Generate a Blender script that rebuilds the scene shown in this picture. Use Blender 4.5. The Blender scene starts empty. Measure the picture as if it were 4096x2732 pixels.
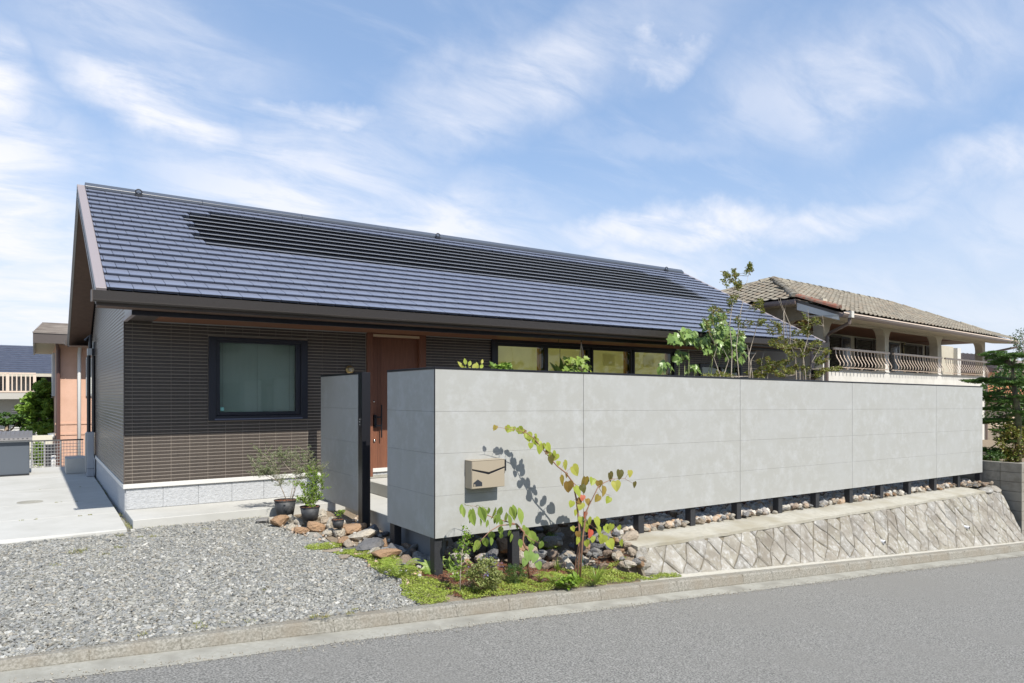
import bpy, bmesh, math, random
import numpy as np
from mathutils import Vector, Matrix, Euler
R = math.radians
random.seed(7); rng = np.random.default_rng(7)
scn = bpy.context.scene
COL = scn.collection

# ------------------------------------------------------------------ camera
FPX, TH, HY = 2784.57, 0.60022, 1575.94           # focal length in photo pixels, yaw, horizon row (photo 4096 x 2732)
CAM = Vector((-3.5304, -6.6196, 1.5533))
cd = bpy.data.cameras.new('camera'); cam = bpy.data.objects.new('camera', cd); COL.objects.link(cam)
cam.location = CAM
cam.rotation_euler = (R(90), 0, -TH)
cd.sensor_width = 36.0; cd.sensor_fit = 'HORIZONTAL'
cd.lens = FPX/4096*36
cd.shift_y = -(1366-HY)/4096
cd.clip_start = 0.05; cd.clip_end = 3000
scn.camera = cam

# ------------------------------------------------------------------ light and exposure
SUN_EL = R(49.5)
sd = bpy.data.lights.new('sun', 'SUN'); sd.energy = 4.2; sd.angle = R(0.53); sd.color = (1.0, 0.955, 0.88)
sun = bpy.data.objects.new('sun', sd); COL.objects.link(sun)
sun_dir = Vector((0.02, -math.cos(SUN_EL), math.sin(SUN_EL)))
sun.rotation_euler = sun_dir.to_track_quat('Z', 'Y').to_euler()
sun.location = (0, -20, 25)
scn.view_settings.view_transform = 'Standard'; scn.view_settings.look = 'None'
scn.view_settings.gamma = 1.0; scn.view_settings.exposure = 0.55
scn.view_settings.use_curve_mapping = False
scn.cycles.max_bounces = 7; scn.cycles.transparent_max_bounces = 12
scn.cycles.use_denoising = True
scn.cycles.sample_clamp_indirect = 6.0

def ray(u, v):
    c, s = math.cos(TH), math.sin(TH)
    r = (u-2048)/FPX; up = -(v-HY)/FPX
    return Vector((r*c+s, -r*s+c, up))
def at(u, v, ax, val):
    """point of the place seen at photo pixel (u, v) that lies on the plane axis ax = val"""
    d = ray(u, v); t = (val-CAM[ax])/d[ax]
    return CAM + d*t

# ------------------------------------------------------------------ world: sky and clouds (fixed in world directions)
world = bpy.data.worlds.new('World'); scn.world = world; world.use_nodes = True
def build_world():
    nt = world.node_tree; N = nt.nodes; Lk = nt.links; N.clear()
    out = N.new('ShaderNodeOutputWorld'); bg = N.new('ShaderNodeBackground'); Lk.new(bg.outputs[0], out.inputs[0])
    sky = N.new('ShaderNodeTexSky'); sky.sky_type = 'NISHITA'; sky.sun_disc = False
    sky.sun_elevation = SUN_EL; sky.sun_rotation = math.atan2(sun_dir.x, sun_dir.y)
    sky.air_density = 1.0; sky.dust_density = 0.6; sky.ozone_density = 1.0; sky.altitude = 100
    bg.inputs[1].default_value = 0.115
    tc = N.new('ShaderNodeTexCoord'); sep = N.new('ShaderNodeSeparateXYZ'); Lk.new(tc.outputs['Generated'], sep.inputs[0])
    def M(op, a, b=None, clamp=False):
        n = N.new('ShaderNodeMath'); n.operation = op; n.use_clamp = clamp
        for i, x in enumerate((a, b)):
            if x is None: continue
            if isinstance(x, (int, float)): n.inputs[i].default_value = x
            else: Lk.new(x, n.inputs[i])
        return n.outputs[0]
    az = M('ARCTAN2', sep.outputs[0], sep.outputs[1]); el = M('ARCSINE', sep.outputs[2])
    cmb = N.new('ShaderNodeCombineXYZ'); Lk.new(az, cmb.inputs[0]); Lk.new(el, cmb.inputs[1])
    # warp the coordinates so cloud edges are ragged
    nz = N.new('ShaderNodeTexNoise'); nz.inputs['Scale'].default_value = 5.0; nz.inputs['Detail'].default_value = 6; nz.inputs['Roughness'].default_value = .6
    Lk.new(tc.outputs['Generated'], nz.inputs['Vector'])
    sub = N.new('ShaderNodeVectorMath'); sub.operation = 'SUBTRACT'; Lk.new(nz.outputs['Color'], sub.inputs[0]); sub.inputs[1].default_value = (.5, .5, .5)
    sc = N.new('ShaderNodeVectorMath'); sc.operation = 'SCALE'; Lk.new(sub.outputs[0], sc.inputs[0]); sc.inputs['Scale'].default_value = 0.16
    wv = N.new('ShaderNodeVectorMath'); wv.operation = 'ADD'; Lk.new(cmb.outputs[0], wv.inputs[0]); Lk.new(sc.outputs[0], wv.inputs[1])
    def azel(u, v):
        d = ray(u, v).normalized(); return math.atan2(d.x, d.y), math.asin(d.z)
    total = None
    #        u0   v0    u1   v1   width  opacity
    blobs = [(-250, 330, 120, 420, .075, .9), (330, 330, 930, 560, .045, .95), (-700, 900, 330, 860, .20, .95),
             (-600, 1250, 900, 1150, .13, .85), (100, 20, 1100, 360, .085, .5), (550, 740, 1700, 820, .10, .75),
             (900, 1000, 2200, 1010, .10, .8), (1500, 560, 2650, 40, .06, .6), (2300, 170, 3000, 60, .05, .22), (2520, 175, 2800, 195, .022, .7),
             (2850, 430, 4150, 130, .075, .5), (2150, 960, 3650, 850, .028, .8), (2200, 1090, 2900, 1060, .05, .6), (3600, 730, 4300, 660, .03, .5),
             (2400, 580, 3100, 590, .02, .2), (1000, 440, 1500, 500, .02, .6), (3750, 900, 4500, 880, .06, .35), (3000, 1300, 4600, 1230, .09, .3)]
    for (u0, v0, u1, v1, w, op) in blobs:
        a0, e0 = azel(u0, v0); a1, e1 = azel(u1, v1)
        mp = N.new('ShaderNodeMapping'); mp.vector_type = 'TEXTURE'
        mp.inputs['Location'].default_value = ((a0+a1)/2, (e0+e1)/2, 0)
        mp.inputs['Rotation'].default_value = (0, 0, math.atan2(e1-e0, a1-a0))
        mp.inputs['Scale'].default_value = (math.hypot(a1-a0, e1-e0)/2*1.35+.02, w*1.3, 1)
        Lk.new(wv.outputs[0], mp.inputs['Vector'])
        ln = N.new('ShaderNodeVectorMath'); ln.operation = 'LENGTH'; Lk.new(mp.outputs[0], ln.inputs[0])
        mr = N.new('ShaderNodeMapRange'); mr.interpolation_type = 'SMOOTHSTEP'
        mr.inputs['From Min'].default_value = 1.15; mr.inputs['From Max'].default_value = 0.1
        mr.inputs['To Min'].default_value = 0; mr.inputs['To Max'].default_value = op
        Lk.new(ln.outputs['Value'], mr.inputs['Value'])
        total = mr.outputs[0] if total is None else M('MAXIMUM', total, mr.outputs[0])
    # scattered thin cloud over the whole sky
    den = M('ADD', sep.outputs[2], .28)
    px = M('DIVIDE', sep.outputs[0], den); py = M('DIVIDE', sep.outputs[1], den)
    pc = N.new('ShaderNodeCombineXYZ'); Lk.new(px, pc.inputs[0]); Lk.new(py, pc.inputs[1])
    mp = N.new('ShaderNodeMapping'); mp.inputs['Rotation'].default_value = (0, 0, R(28)); mp.inputs['Scale'].default_value = (1.0, 2.4, 1)
    Lk.new(pc.outputs[0], mp.inputs['Vector'])
    n2 = N.new('ShaderNodeTexNoise'); n2.inputs['Scale'].default_value = 3.4; n2.inputs['Detail'].default_value = 9; n2.inputs['Roughness'].default_value = .62; n2.inputs['Distortion'].default_value = .5
    Lk.new(mp.outputs[0], n2.inputs['Vector'])
    r2 = N.new('ShaderNodeMapRange'); r2.interpolation_type = 'SMOOTHSTEP'
    r2.inputs['From Min'].default_value = .42; r2.inputs['From Max'].default_value = .80; r2.inputs['To Max'].default_value = .20
    Lk.new(n2.outputs['Fac'], r2.inputs['Value'])
    r3 = N.new('ShaderNodeMapRange'); r3.inputs['From Min'].default_value = .36; r3.inputs['From Max'].default_value = .60; r3.inputs['To Min'].default_value = .40; r3.inputs['To Max'].default_value = 1.15
    Lk.new(n2.outputs['Fac'], r3.inputs['Value'])
    shaped = M('MULTIPLY', total, r3.outputs[0], True)
    mask = M('MAXIMUM', shaped, r2.outputs[0])
    # thin veil of haze low over the horizon
    hz = N.new('ShaderNodeMapRange'); hz.interpolation_type = 'SMOOTHSTEP'
    hz.inputs['From Min'].default_value = .36; hz.inputs['From Max'].default_value = -.02; hz.inputs['To Max'].default_value = .74
    Lk.new(sep.outputs[2], hz.inputs['Value'])

    # blue of the sky, lifted a little by thin high cloud
    sat = N.new('ShaderNodeMix'); sat.data_type = 'RGBA'; sat.inputs['Factor'].default_value = .42
    Lk.new(sky.outputs[0], sat.inputs['A']); sat.inputs['B'].default_value = (2.6, 3.85, 6.1, 1)
    mix = N.new('ShaderNodeMix'); mix.data_type = 'RGBA'
    hm = N.new('ShaderNodeMix'); hm.data_type = 'RGBA'; Lk.new(hz.outputs[0], hm.inputs['Factor']); Lk.new(sat.outputs['Result'], hm.inputs['A']); hm.inputs['B'].default_value = (4.45, 4.75, 5.45, 1)
    Lk.new(mask, mix.inputs['Factor']); Lk.new(hm.outputs['Result'], mix.inputs['A']); mix.inputs['B'].default_value = (5.75, 5.85, 6.3, 1)
    Lk.new(mix.outputs['Result'], bg.inputs[0])
build_world()

# ------------------------------------------------------------------ materials
def mat(name, col, rough=.8, col2=None, scale=8.0, mixmin=.35, mixmax=.65, bump=0.0, bscale=60.0, spec=.5, metal=0.0,
        vor=None, isl=None, objr=None, transl=None, coord='Object', stretch=None, col3=None, s3=1.0, clear=0.0, detail=6, nr=.6):
    m = bpy.data.materials.new(name); m.use_nodes = True
    nt = m.node_tree; N = nt.nodes; Lk = nt.links
    b = N['Principled BSDF']; b.inputs['Roughness'].default_value = rough
    b.inputs['Specular IOR Level'].default_value = spec; b.inputs['Metallic'].default_value = metal
    if clear: b.inputs['Coat Weight'].default_value = clear; b.inputs['Coat Roughness'].default_value = .15
    tc = N.new('ShaderNodeTexCoord'); src = tc.outputs[coord] if coord != 'World' else N.new('ShaderNodeNewGeometry').outputs['Position']
    if stretch:
        mp = N.new('ShaderNodeMapping'); mp.inputs['Scale'].default_value = stretch; Lk.new(src, mp.inputs[0]); src = mp.outputs[0]
    cur = None
    c4 = lambda c: (c[0], c[1], c[2], 1)
    def mixc(fac, a, bb):
        x = N.new('ShaderNodeMix'); x.data_type = 'RGBA'; Lk.new(fac, x.inputs['Factor'])
        for k, v in (('A', a), ('B', bb)):
            if isinstance(v, tuple): x.inputs[k].default_value = c4(v)
            else: Lk.new(v, x.inputs[k])
        return x.outputs['Result']
    def ramp(val, a, bb):
        r = N.new('ShaderNodeMapRange'); r.inputs['From Min'].default_value = a; r.inputs['From Max'].default_value = bb; Lk.new(val, r.inputs['Value']); return r.outputs[0]
    def noise(s, d=detail, rr=.6):
        n = N.new('ShaderNodeTexNoise'); n.inputs['Scale'].default_value = s; n.inputs['Detail'].default_value = d; n.inputs['Roughness'].default_value = rr
        Lk.new(src, n.inputs['Vector']); return n.outputs['Fac']
    cur = tuple(col)
    if isl or objr:
        if isl:
            g = N.new('ShaderNodeNewGeometry'); rnd = g.outputs['Random Per Island']; lst = isl
        else:
            g = N.new('ShaderNodeObjectInfo'); rnd = g.outputs['Random']; lst = objr
        cr = N.new('ShaderNodeValToRGB'); cr.color_ramp.interpolation = 'LINEAR'
        el = cr.color_ramp.elements
        while len(el) < len(lst): el.new(.5)
        for i, c in enumerate(lst): el[i].position = i/(len(lst)-1); el[i].color = c4(c)
        Lk.new(rnd, cr.inputs[0]); cur = cr.outputs[0]
    if col2: cur = mixc(ramp(noise(scale, detail, nr), mixmin, mixmax), cur, tuple(col2))
    if col3: cur = mixc(ramp(noise(s3, 4), .45, .75), cur, tuple(col3))
    if isinstance(cur, tuple): b.inputs['Base Color'].default_value = c4(cur)
    else: Lk.new(cur, b.inputs['Base Color'])
    if bump:
        bn = N.new('ShaderNodeBump'); bn.inputs['Strength'].default_value = 1.0; bn.inputs['Distance'].default_value = bump
        if vor:
            v = N.new('ShaderNodeTexVoronoi'); v.inputs['Scale'].default_value = vor; Lk.new(src, v.inputs['Vector']); h = v.outputs['Distance']
        else: h = noise(bscale, 8, .65)
        Lk.new(h, bn.inputs['Height']); Lk.new(bn.outputs[0], b.inputs['Normal'])
    if transl:
        t = N.new('ShaderNodeBsdfTranslucent'); 
        if isinstance(cur, tuple): t.inputs[0].default_value = c4(cur)
        else: Lk.new(cur, t.inputs[0])
        mx = N.new('ShaderNodeMixShader'); mx.inputs[0].default_value = transl
        Lk.new(b.outputs[0], mx.inputs[1]); Lk.new(t.outputs[0], mx.inputs[2])
        Lk.new(mx.outputs[0], N['Material Output'].inputs[0])
    return m
def glass_mat(name, tint, refl=.12, rough=.02, ior=1.5):
    m = bpy.data.materials.new(name); m.use_nodes = True; nt = m.node_tree; N = nt.nodes; Lk = nt.links
    N.remove(N['Principled BSDF'])
    tr = N.new('ShaderNodeBsdfTransparent'); tr.inputs[0].default_value = (*tint, 1)
    gl = N.new('ShaderNodeBsdfGlossy'); gl.inputs['Roughness'].default_value = rough; gl.inputs[0].default_value = (.95, 1, .97, 1)
    fr = N.new('ShaderNodeFresnel'); fr.inputs[0].default_value = ior
    ad = N.new('ShaderNodeMath'); ad.operation = 'ADD'; ad.use_clamp = True; ad.inputs[1].default_value = refl; Lk.new(fr.outputs[0], ad.inputs[0])
    ge = N.new('ShaderNodeNewGeometry'); fr_ = N.new('ShaderNodeMath'); fr_.operation = 'SUBTRACT'; fr_.inputs[0].default_value = 1; Lk.new(ge.outputs['Backfacing'], fr_.inputs[1])
    ml = N.new('ShaderNodeMath'); ml.operation = 'MULTIPLY'; Lk.new(ad.outputs[0], ml.inputs[0]); Lk.new(fr_.outputs[0], ml.inputs[1])
    mx = N.new('ShaderNodeMixShader'); Lk.new(ml.outputs[0], mx.inputs[0]); Lk.new(tr.outputs[0], mx.inputs[1]); Lk.new(gl.outputs[0], mx.inputs[2])
    Lk.new(mx.outputs[0], N['Material Output'].inputs[0]); return m

MT = {}
MT['asphalt'] = mat('asphalt', (.120, .118, .108), .9, (.325, .315, .29), 70, .40, .62, .010, 95, .3, col3=(.21, .203, .185), s3=.7, coord='World', detail=9)
MT['kerb'] = mat('kerb', (.19, .18, .15), .92, (.33, .315, .275), 55, .38, .62, .008, 120, .2, col3=(.23, .20, .155), s3=2.5, coord='World')
MT['gutter_conc'] = mat('gutter_concrete', (.29, .28, .24), .92, (.37, .36, .315), 24, .35, .7, .003, 160, .2, col3=(.21, .20, .17), s3=3, coord='World')
MT['apron'] = mat('apron_concrete', (.42, .40, .34), .92, (.52, .495, .43), 20, .35, .7, .003, 120, .2)
MT['slab'] = mat('slab_concrete', (.46, .455, .425), .85, (.50, .495, .465), 5, .3, .7, .0015, 90, .25, col3=(.40, .395, .36), s3=.8, coord='World')
MT['soil'] = mat('soil', (.20, .155, .11), .95, (.28, .23, .17), 30, .35, .65, .012, 70, .1)
MT['mulch'] = mat('mulch', (.12, .045, .025), .95, isl=[(.20, .075, .035), (.10, .04, .025), (.26, .12, .06), (.14, .05, .03)])
MT['gravel_base'] = mat('gravel_base', (.24, .235, .205), .95, (.36, .35, .32), 120, .35, .65, .01, 140, .1)
MT['gravel'] = mat('gravel_stone', (.3, .3, .3), .8, isl=[(.155, .16, .16), (.285, .285, .27), (.195, .195, .175), (.36, .35, .305), (.135, .14, .14), (.275, .25, .20), (.46, .45, .41), (.22, .225, .22), (.17, .17, .15), (.32, .31, .28)])
MT['rock'] = mat('rock', (.3, .25, .2), .85, (.14, .125, .11), 14, .45, .75, .006, 45, .3, objr=[(.36, .30, .23), (.30, .18, .10), (.24, .23, .215), (.42, .39, .34), (.34, .21, .11), (.20, .20, .20), (.37, .345, .29), (.30, .26, .22)])
MT['rock_small'] = mat('rock_small', (.3, .25, .2), .85, (.26, .23, .2), 18, .45, .8, .004, 50, .3, isl=[(.50, .43, .34), (.42, .28, .17), (.33, .33, .31), (.58, .54, .47), (.46, .32, .2), (.28, .28, .28), (.52, .49, .42), (.40, .38, .35)])
MT['wallstone'] = mat('wall_stone', (.4, .38, .33), (.9), (.50, .49, .46), 15, .50, .66, .022, 55, .2, objr=[(.285, .265, .215), (.36, .335, .28), (.31, .285, .24), (.41, .385, .335), (.30, .29, .265), (.345, .315, .27)], col3=(.21, .185, .15), s3=2.6, coord='World', detail=10)
MT['mortar'] = mat('mortar', (.15, .13, .095), .95, (.22, .195, .15), 14, .4, .65, .01, 60, .1)
MT['cap'] = mat('cap_concrete', (.36, .34, .285), .92, (.46, .44, .375), 16, .35, .7, .005, 80, .2, col3=(.30, .27, .20), s3=2, coord='World')
MT['panel'] = mat('fence_panel_board', (.352, .352, .328), .7, (.43, .437, .43), 4.2, .47, .70, .0008, 170, .35, col3=(.372, .375, .36), s3=1.1, coord='World', detail=15, nr=.76)
MT['black'] = mat('black_metal', (.012, .012, .015), .38, spec=.5)
MT['post'] = mat('post_black_metal', (.022, .023, .026), .55, (.035, .036, .04), 90, .4, .6, .0006, 200, .45)
MT['trim_alu'] = mat('edge_trim', (.45, .46, .46), .4, metal=.6)
MT['box'] = mat('champagne_metal', (.34, .29, .215), .45, spec=.5)
MT['dark'] = mat('dark_print', (.03, .033, .04), .5)
MT['tile'] = mat('siding_tile', (.06, .05, .043), .30, (.075, .062, .053), 40, .35, .65, .0, 150, .42, isl=[(.046, .039, .035), (.060, .050, .043), (.051, .043, .038), (.068, .056, .047)])
MT['tile_o'] = mat('siding_tile_single', (.06, .05, .043), .30, (.075, .062, .053), 40, .35, .65, .0, 150, .42, objr=[(.046, .039, .035), (.060, .050, .043), (.051, .043, .038), (.068, .056, .047)])
MT['grout'] = mat('grout', (.29, .25, .21), .85)
MT['flash'] = mat('base_flashing', (.60, .59, .56), .5)
MT['found'] = mat('foundation_render', (.40, .41, .42), .85, (.45, .46, .47), 30, .4, .6, .02, 26, .3)
MT['brownmetal'] = mat('brown_metal', (.085, .070, .062), .42, spec=.5)
MT['gutter'] = mat('rain_gutter', (.066, .057, .051), .4, spec=.5)
MT['verge'] = mat('verge_flashing', (.27, .235, .235), .5, spec=.5)
MT['soffit'] = mat('soffit_board', (.115, .070, .050), .7, (.09, .055, .04), 12, .35, .65)
MT['soffit_w'] = mat('wood_soffit', (.20, .09, .046), .6, (.15, .065, .034), 10, .35, .65, stretch=(1, 14, 1))
MT['roof_t'] = mat('roof_tile', (.16, .18, .235), .3, (.19, .21, .27), 9, .4, .7, .0, 140, .6, isl=[(.14, .158, .212), (.175, .192, .25), (.155, .173, .23), (.19, .208, .265)])
MT['roof_to'] = mat('roof_tile_single', (.16, .18, .235), .3, (.19, .21, .27), 9, .4, .7, .0, 140, .6, objr=[(.14, .158, .212), (.175, .192, .25), (.155, .173, .23), (.19, .208, .265)])
MT['roof_base'] = mat('roof_underlay', (.02, .02, .022), .7)
MT['solar'] = mat('solar_tile', (.010, .011, .016), .16, spec=.5)
MT['frame'] = mat('window_frame_metal', (.014, .015, .024), .4, spec=.5)
MT['glass'] = glass_mat('window_glass', (.97, .98, .80), .01)
MT['glass_t'] = glass_mat('window_glass_teal', (.80, .84, .80), .05)
MT['room'] = mat('room_dark', (.06, .06, .055), .9)
MT['blind'] = mat('blind_slat', (.78, .82, .80), .5)
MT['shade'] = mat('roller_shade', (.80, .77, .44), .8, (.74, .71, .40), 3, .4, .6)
for k_, v_ in (('Emission Color', (.95, .90, .50, 1)), ('Emission Strength', .07)): MT['shade'].node_tree.nodes['Principled BSDF'].inputs[k_].default_value = v_  # faint warm glow put into shades and window heads, standing for indoor light
MT['wood_o'] = mat('interior_wood', (.52, .27, .09), .55)
MT['door'] = mat('door_wood', (.205, .085, .047), .5, (.145, .056, .031), 9, .35, .65, .0006, 60, .4, stretch=(16, 16, .5))
MT['brass'] = mat('brass', (.55, .42, .20), .35, metal=.8)
MT['lampglass'] = mat('lamp_glass', (.6, .56, .45), .15, spec=.6)
MT['pot'] = mat('pot_plastic', (.035, .037, .04), .6, (.10, .10, .10), 9, .5, .75, .001, 60)
MT['bark'] = mat('bark', (.22, .16, .11), .85, (.33, .26, .19), 30, .4, .6, .002, 80)
MT['bark_d'] = mat('bark_dark', (.07, .055, .035), .9, (.14, .15, .05), 6, .45, .65, .003, 60)
MT['bark_pale'] = mat('bark_pale', (.44, .38, .30), .85, (.30, .24, .18), 25, .45, .65)
MT['stem_g'] = mat('green_stem', (.22, .26, .09), .6)
MT['stem_r'] = mat('brown_stem', (.26, .14, .09), .6)
def leafm(name, cols, tr=.28, rough=.45, obj=False, spec=.4):
    return mat(name, cols[0], rough, transl=tr, spec=spec, **({'objr': cols} if obj else {'isl': cols}))
MT['leaf_yg'] = leafm('leaf_yellow_green', [(.24, .29, .035), (.34, .38, .055), (.27, .33, .045), (.38, .36, .07)], obj=True)
MT['leaf_ol'] = leafm('leaf_olive_brown', [(.25, .20, .035), (.21, .12, .03), (.33, .27, .05)], obj=True)
MT['leaf_dk'] = leafm('leaf_dark_brown_green', [(.09, .09, .02), (.12, .10, .025)], obj=True)
MT['leaf_rd'] = leafm('leaf_red', [(.52, .07, .045), (.45, .12, .06)], obj=True)
MT['leaf_g'] = leafm('leaf_green', [(.15, .23, .04), (.22, .31, .06), (.27, .35, .07), (.17, .26, .045)], obj=True)
MT['leaf_big'] = leafm('leaf_large_green', [(.16, .25, .06), (.23, .34, .095), (.19, .29, .075), (.32, .42, .15)], obj=True, rough=.35)
MT['leaf_s'] = leafm('leaf_small_green', [(.16, .20, .03), (.26, .28, .05), (.11, .15, .022), (.22, .22, .035), (.20, .12, .03), (.14, .18, .03)])
MT['leaf_cat'] = leafm('leaf_catmint', [(.20, .25, .07), (.28, .32, .10), (.24, .24, .08), (.17, .21, .06)])
MT['leaf_olive'] = leafm('leaf_olive_tree', [(.20, .24, .12), (.28, .32, .18), (.15, .19, .08), (.24, .28, .12)])
MT['leaf_box'] = leafm('leaf_bright_green', [(.16, .27, .025), (.23, .34, .04), (.10, .18, .02)])
MT['leaf_dkg'] = leafm('leaf_dark_green', [(.03, .075, .015), (.06, .12, .025), (.09, .17, .03), (.04, .085, .018)])
MT['leaf_mid'] = leafm('leaf_mid_green', [(.10, .19, .02), (.17, .28, .035), (.23, .35, .05), (.13, .23, .03)])
MT['leaf_pine'] = leafm('leaf_pine_green', [(.05, .11, .018), (.09, .17, .03), (.13, .23, .045), (.065, .13, .022)])
MT['sedum'] = leafm('sedum', [(.27, .34, .045), (.34, .40, .07), (.20, .28, .035), (.38, .42, .10)], tr=.15)
MT['fern'] = leafm('fern_frond', [(.22, .31, .04), (.28, .36, .06), (.16, .25, .03)])
MT['purple'] = leafm('purple_flower', [(.24, .22, .50), (.34, .32, .62)])
MT['dry'] = leafm('dry_grass', [(.30, .29, .08), (.22, .26, .05), (.34, .26, .12)])

# ------------------------------------------------------------------ object helpers
def worldloc(o):
    v = Vector((0, 0, 0))
    while o is not None: v += o.location; o = o.parent
    return v
def tag(o, label=None, cat=None, group=None, kind=None, category=None):
    cat = cat or category
    if label: o['label'] = label
    if cat: o['category'] = cat
    if group: o['group'] = group
    if kind: o['kind'] = kind
    return o
def thing(name, loc, label, cat, group=None):
    o = bpy.data.objects.new(name, None); COL.objects.link(o); o.location = loc; o.empty_display_size = .1
    return tag(o, label, cat, group)
def link(name, me, parent=None, loc=None, rot=None, scale=None):
    """link a mesh; loc in world coordinates"""
    o = bpy.data.objects.new(name, me); COL.objects.link(o)
    if parent is not None: o.parent = parent
    l = Vector(loc) if loc is not None else Vector((0, 0, 0))
    if loc is not None and parent is not None: l = l - worldloc(parent)
    o.location = l
    if rot is not None: o.rotation_euler = rot
    if scale is not None: o.scale = scale if hasattr(scale, '__len__') else (scale,)*3
    return o
class MB:
    def __init__(s): s.v = []; s.f = []
    def add(s, vs, fs):
        n = len(s.v); s.v += [tuple(x) for x in vs]; s.f += [tuple(i+n for i in f) for f in fs]; return s
    def box(s, a, b, rotz=0, piv=None):
        x0, y0, z0 = a; x1, y1, z1 = b
        vs = [(x0,y0,z0),(x1,y0,z0),(x1,y1,z0),(x0,y1,z0),(x0,y0,z1),(x1,y0,z1),(x1,y1,z1),(x0,y1,z1)]
        return s.hexa(vs)
    def hexa(s, vs):
        return s.add(vs, [(0,3,2,1),(4,5,6,7),(0,1,5,4),(1,2,6,5),(2,3,7,6),(3,0,4,7)])
    def quad(s, *vs): return s.add(vs, [tuple(range(len(vs)))])
    def prism(s, poly, d):
        """poly list of 3D points extruded by vector d"""
        n = len(poly); d = Vector(d); vs = [Vector(p) for p in poly]; vs2 = [p+d for p in vs]
        fs = [tuple(range(n))[::-1], tuple(range(n, 2*n))]+[(i, (i+1) % n, n+(i+1) % n, n+i) for i in range(n)]
        return s.add(vs+vs2, fs)
    def tube(s, pts, rad, sides=6, cap=True):
        pts = [Vector(p) for p in pts]; n = len(pts)
        if not hasattr(rad, '__len__'): rad = [rad]*n
        rings = []
        for i, p in enumerate(pts):
            t = (pts[min(i+1, n-1)]-pts[max(i-1, 0)])
            if t.length < 1e-9: t = Vector((0, 0, 1))
            t.normalize(); a = t.cross(Vector((0.3, 0.1, 1)) if abs(t.z) < .9 else Vector((1, 0, 0))).normalized(); b = t.cross(a)
            rings.append([p+(a*math.cos(k*2*math.pi/sides)+b*math.sin(k*2*math.pi/sides))*rad[i] for k in range(sides)])
        vs = [q for r in rings for q in r]; fs = []
        for i in range(n-1):
            for k in range(sides):
                a = i*sides+k; b = i*sides+(k+1) % sides; fs.append((a, b, b+sides, a+sides))
        if cap: fs += [tuple(range(sides))[::-1], tuple(range((n-1)*sides, n*sides))]
        return s.add(vs, fs)
    def cyl(s, c, r, h, sides=16, r2=None):
        return s.tube([c, (c[0], c[1], c[2]+h)], [r, r if r2 is None else r2], sides)
    def mesh(s, name, m, org=(0, 0, 0)):
        me = bpy.data.meshes.new(name)
        o = Vector(org); me.from_pydata([(x-o.x, y-o.y, z-o.z) for x, y, z in s.v], [], s.f); me.validate(verbose=False)
        if m: me.materials.append(m)
        return me
    def build(s, name, m, parent=None, smooth=False, origin=None, **tg):
        org = worldloc(parent) if parent is not None else (Vector(origin) if origin is not None else Vector((0, 0, 0)))
        me = s.mesh(name, m, org)
        if smooth: me.polygons.foreach_set('use_smooth', [True]*len(me.polygons))
        o = bpy.data.objects.new(name, me); COL.objects.link(o)
        if parent is not None: o.parent = parent
        else: o.location = org
        if tg: tag(o, **tg)
        return o
def bevel(o, w=.004, seg=1):
    b = o.modifiers.new('edge', 'BEVEL'); b.width = w; b.segments = seg; b.limit_method = 'ANGLE'; return o
def npmesh(name, V, F, m):
    """V (n,3) float, F (k,c) int : all faces the same size"""
    me = bpy.data.meshes.new(name); n, k, c = len(V), len(F), F.shape[1]
    me.vertices.add(n); me.vertices.foreach_set('co', V.astype(np.float32).ravel())
    me.loops.add(k*c); me.loops.foreach_set('vertex_index', F.astype(np.int32).ravel())
    me.polygons.add(k); me.polygons.foreach_set('loop_start', np.arange(0, k*c, c, dtype=np.int32))
    try: me.polygons.foreach_set('loop_total', np.full(k, c, dtype=np.int32))
    except Exception: pass
    me.update(calc_edges=True); me.validate(verbose=False); me.shade_flat()
    if m: me.materials.append(m)
    return me
def rotmats(n, tilt=1.0, rg=rng):
    """random rotations; tilt scales how far from flat"""
    a = rg.uniform(0, 2*np.pi, n); b = rg.uniform(-1, 1, n)*tilt; c = rg.uniform(-1, 1, n)*tilt
    ca, sa, cb, sb, cc, sc_ = np.cos(a), np.sin(a), np.cos(b), np.sin(b), np.cos(c), np.sin(c)
    Z = np.zeros(n); O = np.ones(n)
    Rz = np.stack([ca, -sa, Z, sa, ca, Z, Z, Z, O], 1).reshape(n, 3, 3)
    Ry = np.stack([cb, Z, sb, Z, O, Z, -sb, Z, cb], 1).reshape(n, 3, 3)
    Rx = np.stack([O, Z, Z, Z, cc, -sc_, Z, sc_, cc], 1).reshape(n, 3, 3)
    return Rz@Ry@Rx
def scatter(name, m, P, S, baseV, baseF, tilt=1.0, jitter=0.0, Rm=None):
    """many small copies of a base shape joined in one mesh"""
    P = np.asarray(P, float); n = len(P); k = len(baseV); baseV = np.asarray(baseV, float)
    if Rm is None: Rm = rotmats(n, tilt)
    S = np.asarray(S, float)
    if S.ndim == 1: S = np.stack([S, S, S], 1)
    B = np.broadcast_to(baseV, (n, k, 3)).copy()
    if jitter: B += rng.uniform(-jitter, jitter, B.shape)
    B = B*S[:, None, :]
    V = np.einsum('nij,nkj->nki', Rm, B)+P[:, None, :]
    F = (np.asarray(baseF)[None]+(np.arange(n)*k)[:, None, None]).reshape(-1, np.asarray(baseF).shape[1])
    return npmesh(name, V.reshape(-1, 3), F, m)
CUBEV = [(-.5,-.5,-.5),(.5,-.5,-.5),(.5,.5,-.5),(-.5,.5,-.5),(-.5,-.5,.5),(.5,-.5,.5),(.5,.5,.5),(-.5,.5,.5)]
CUBEF = [(0,3,2,1),(4,5,6,7),(0,1,5,4),(1,2,6,5),(2,3,7,6),(3,0,4,7)]
LEAFV = [(0,-.5,0),(.28,0,.06),(0,.5,-.03),(-.28,0,.06)]; LEAFF = [(0,1,2),(0,2,3)]

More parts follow.
